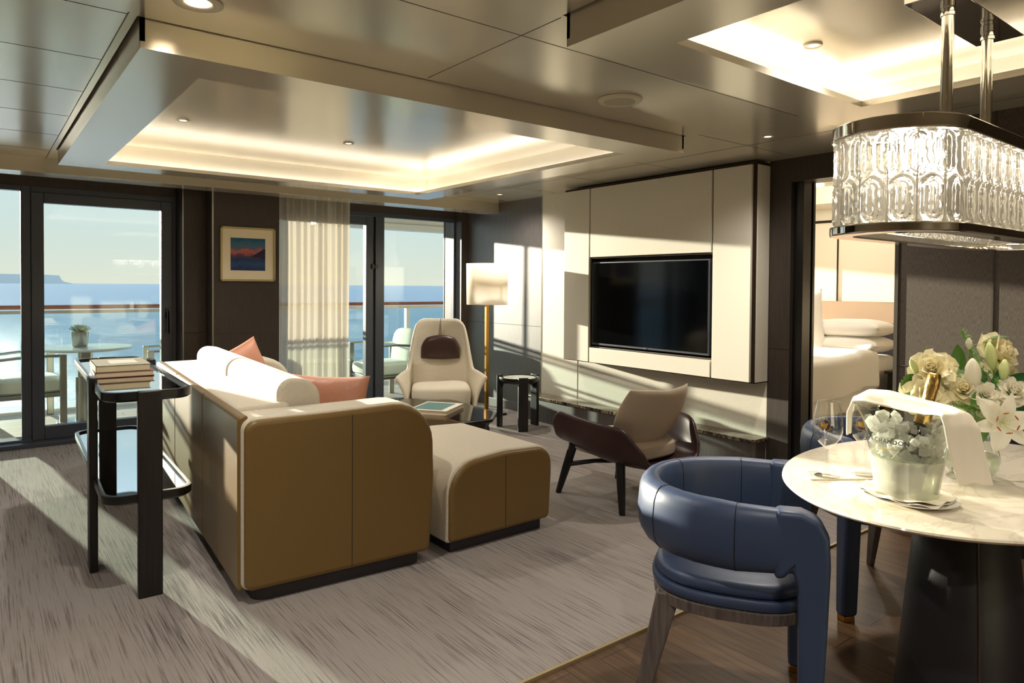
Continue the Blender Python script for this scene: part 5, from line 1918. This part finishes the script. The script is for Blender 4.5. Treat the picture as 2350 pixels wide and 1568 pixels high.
lily_bud('long white lily bud pointing right at the edge of the photo', at(0.115, 1.005, -0.07), (0.72, -0.50, 0.35), 0.105, 0.019, 'petal_white')
lily_bud('small green bud at the far left of the bouquet', at(-0.170, 1.060, 0.0), (-0.45, 0.15, 0.75), 0.055, 0.011)
lily_bud('tiny white bud on a thin stem near the top of the bouquet', at(-0.012, 1.135, 0.0), (-0.1, 0.05, 1), 0.036, 0.009, 'petal_white')
for i, (dx, z, df, d, L_, W_, m_, lb) in enumerate((
        (-0.150, 1.030, 0.02, (-0.9, 0.4, 0.35), 0.085, 0.016, 'leaf', 'bright green leaf at the far left above the low rose'),
        (-0.140, 0.985, 0.0, (-0.95, 0.3, 0.10), 0.11, 0.018, 'leaf', 'long light green leaf pointing left below the low rose'),
        (-0.110, 0.965, -0.03, (-0.9, 0.2, -0.1), 0.10, 0.016, 'leaf', 'lowest green leaf behind the draped napkin'),
        (0.000, 1.050, 0.03, (-0.85, 0.5, 0.35), 0.10, 0.022, 'leaf_pale', 'broad grey-green leaf curving left in the centre'),
        (0.040, 1.145, 0.03, (0.6, -0.3, 0.35), 0.10, 0.020, 'leaf_pale', 'grey-green leaf arching right at the very top'),
        (0.060, 1.040, -0.05, (0.85, -0.5, 0.30), 0.12, 0.013, 'leaf_dark', 'dark narrow leaf arching right beneath the top rose'),
        (0.060, 1.025, -0.06, (0.9, -0.6, 0.12), 0.13, 0.013, 'leaf_dark', 'dark narrow leaf below the other arching right'),
        (0.050, 1.020, -0.04, (-0.6, 0.2, -0.45), 0.10, 0.014, 'leaf_dark', 'dark leaf drooping left above the small blooms'),
        (0.100, 1.000, 0.00, (0.6, -0.6, -0.15), 0.12, 0.040, 'leaf_dark', 'broad dark leaf at the lower right of the bouquet'),
        (0.020, 1.000, 0.06, (0.3, -0.1, 0.3), 0.12, 0.040, 'leaf_dark', 'broad dark leaf deep in the middle of the bouquet'),
        (-0.060, 1.000, 0.05, (-0.3, 0.4, 0.6), 0.11, 0.035, 'leaf', 'green leaf deep at the back left of the bouquet'),
        (-0.030, 1.050, 0.0, (-0.5, 0.3, 0.5), 0.075, 0.018, 'leaf_pale', 'pale leaf behind the fat white bud'),
        (0.000, 0.910, -0.07, (-0.4, 0.1, -0.4), 0.07, 0.014, 'leaf', 'small leaf hanging under the open lily'),
        (-0.090, 1.010, -0.03, (-0.7, 0.1, 0.75), 0.075, 0.017, 'leaf', 'bright leaf rising between the two big roses on the left'),
        (-0.175, 1.000, 0.02, (-0.7, 0.3, 0.65), 0.07, 0.015, 'leaf', 'short yellow-green leaf at the outer left rim of the bouquet'),
        (-0.050, 0.975, -0.07, (0.5, -0.4, 0.4), 0.10, 0.024, 'leaf', 'green leaf crossing in front below the fat white bud'),
        (0.030, 0.990, -0.06, (0.2, -0.1, 0.8), 0.10, 0.024, 'leaf_dark', 'dark leaf standing up between the small blooms'),
        (0.085, 1.060, 0.03, (0.5, -0.2, 0.7), 0.12, 0.026, 'leaf_dark', 'dark leaf behind the upper right rose'),
        (-0.020, 1.070, 0.02, (-0.2, 0.2, 0.9), 0.085, 0.022, 'leaf', 'upright green leaf behind the fat white bud'),
        (0.120, 0.960, -0.02, (0.7, -0.6, -0.3), 0.12, 0.030, 'leaf_dark', 'lowest dark leaf at the right edge of the photo'))):
    leaf(lb, at(dx, z, df), d, (0.1, 0.5, 0.9) if i % 2 else (0.5, -0.5, 0.5), L_, W_, m_)

# asparagus fern sprays: one object each
M['fern'] = mat('feathery_green', (120, 168, 74), 0.6)


def fern(label, p, tip, n_=22, ln=0.022, seed=1):
    rd = random.Random(seed)
    p, tip = Vector(p), Vector(tip)
    mb = MB()
    v = tip - p
    mb.tube([Vector((0, 0, 0)), v * 0.5 + Vector((0, 0, 0.01)), v], 0.0008, 4)
    for k in range(n_):
        q = 0.12 + 0.88 * k / n_
        c_ = v * q + Vector((0, 0, 0.01)) * math.sin(PI * q)
        for w_ in range(7):
            dd = Vector((rd.uniform(-1, 1), rd.uniform(-1, 1), rd.uniform(-1, 1))).normalized()
            dd = (dd + v.normalized() * 0.4).normalized() * ln * (1.1 - 0.5 * q)
            mb.tube([c_, c_ + dd], [0.0006, 0.0002], 3)
    o_ = mb.build('fern_spray', M['fern'], None, loc=p, merge=False)
    return tag(o_, label, 'foliage', 'feathery sprays in the bouquet')


fern('feathery green spray rising at the top of the bouquet', at(0.03, 1.06, 0.02), at(-0.035, 1.195, 0.0), 30, 0.024, 1)
fern('feathery spray in the heart of the bouquet behind the tall buds', at(0.0, 0.99, 0.0), at(0.03, 1.11, 0.03), 34, 0.028, 2)
fern('feathery spray low in front beside the bottle foil', at(0.01, 0.945, -0.06), at(-0.09, 0.965, -0.04), 40, 0.026, 3)
fern('feathery spray between the small lisianthus blooms', at(0.03, 0.97, -0.05), at(0.035, 1.05, -0.06), 26, 0.022, 4)
fern('small feathery spray poking out at the upper left', at(-0.11, 1.06, 0.03), at(-0.115, 1.135, 0.05), 14, 0.014, 5)
fern('dense feathery spray filling the centre of the bouquet', at(-0.03, 0.97, -0.03), at(0.0, 1.09, -0.02), 40, 0.03, 7)
fern('feathery spray at the back right of the bouquet', at(0.06, 1.03, 0.02), at(0.07, 1.15, 0.02), 30, 0.026, 8)
fern('feathery spray beneath the open lily over the vase neck', at(0.0, 0.93, -0.05), at(-0.02, 0.875, -0.03), 26, 0.024, 6)
# leafy filler stems seen through the vase
sm = MB()
rd = random.Random(9)
for k in range(16):
    a = rd.random() * 2 * PI
    b_ = a + PI + rd.uniform(-0.6, 0.6)
    sm.tube([(VX + 0.03 * math.cos(a), VY + 0.03 * math.sin(a), vz + 0.15), (VX, VY, vz + 0.09), (VX + 0.05 * math.cos(b_), VY + 0.05 * math.sin(b_), vz + 0.018)], 0.0022, 6)
o = sm.build('cut_stems', M['stem_g'], None, smooth=True, merge=False)
tag(o, 'tangle of cut green stems standing in the vase water', 'stems', kind='stuff')
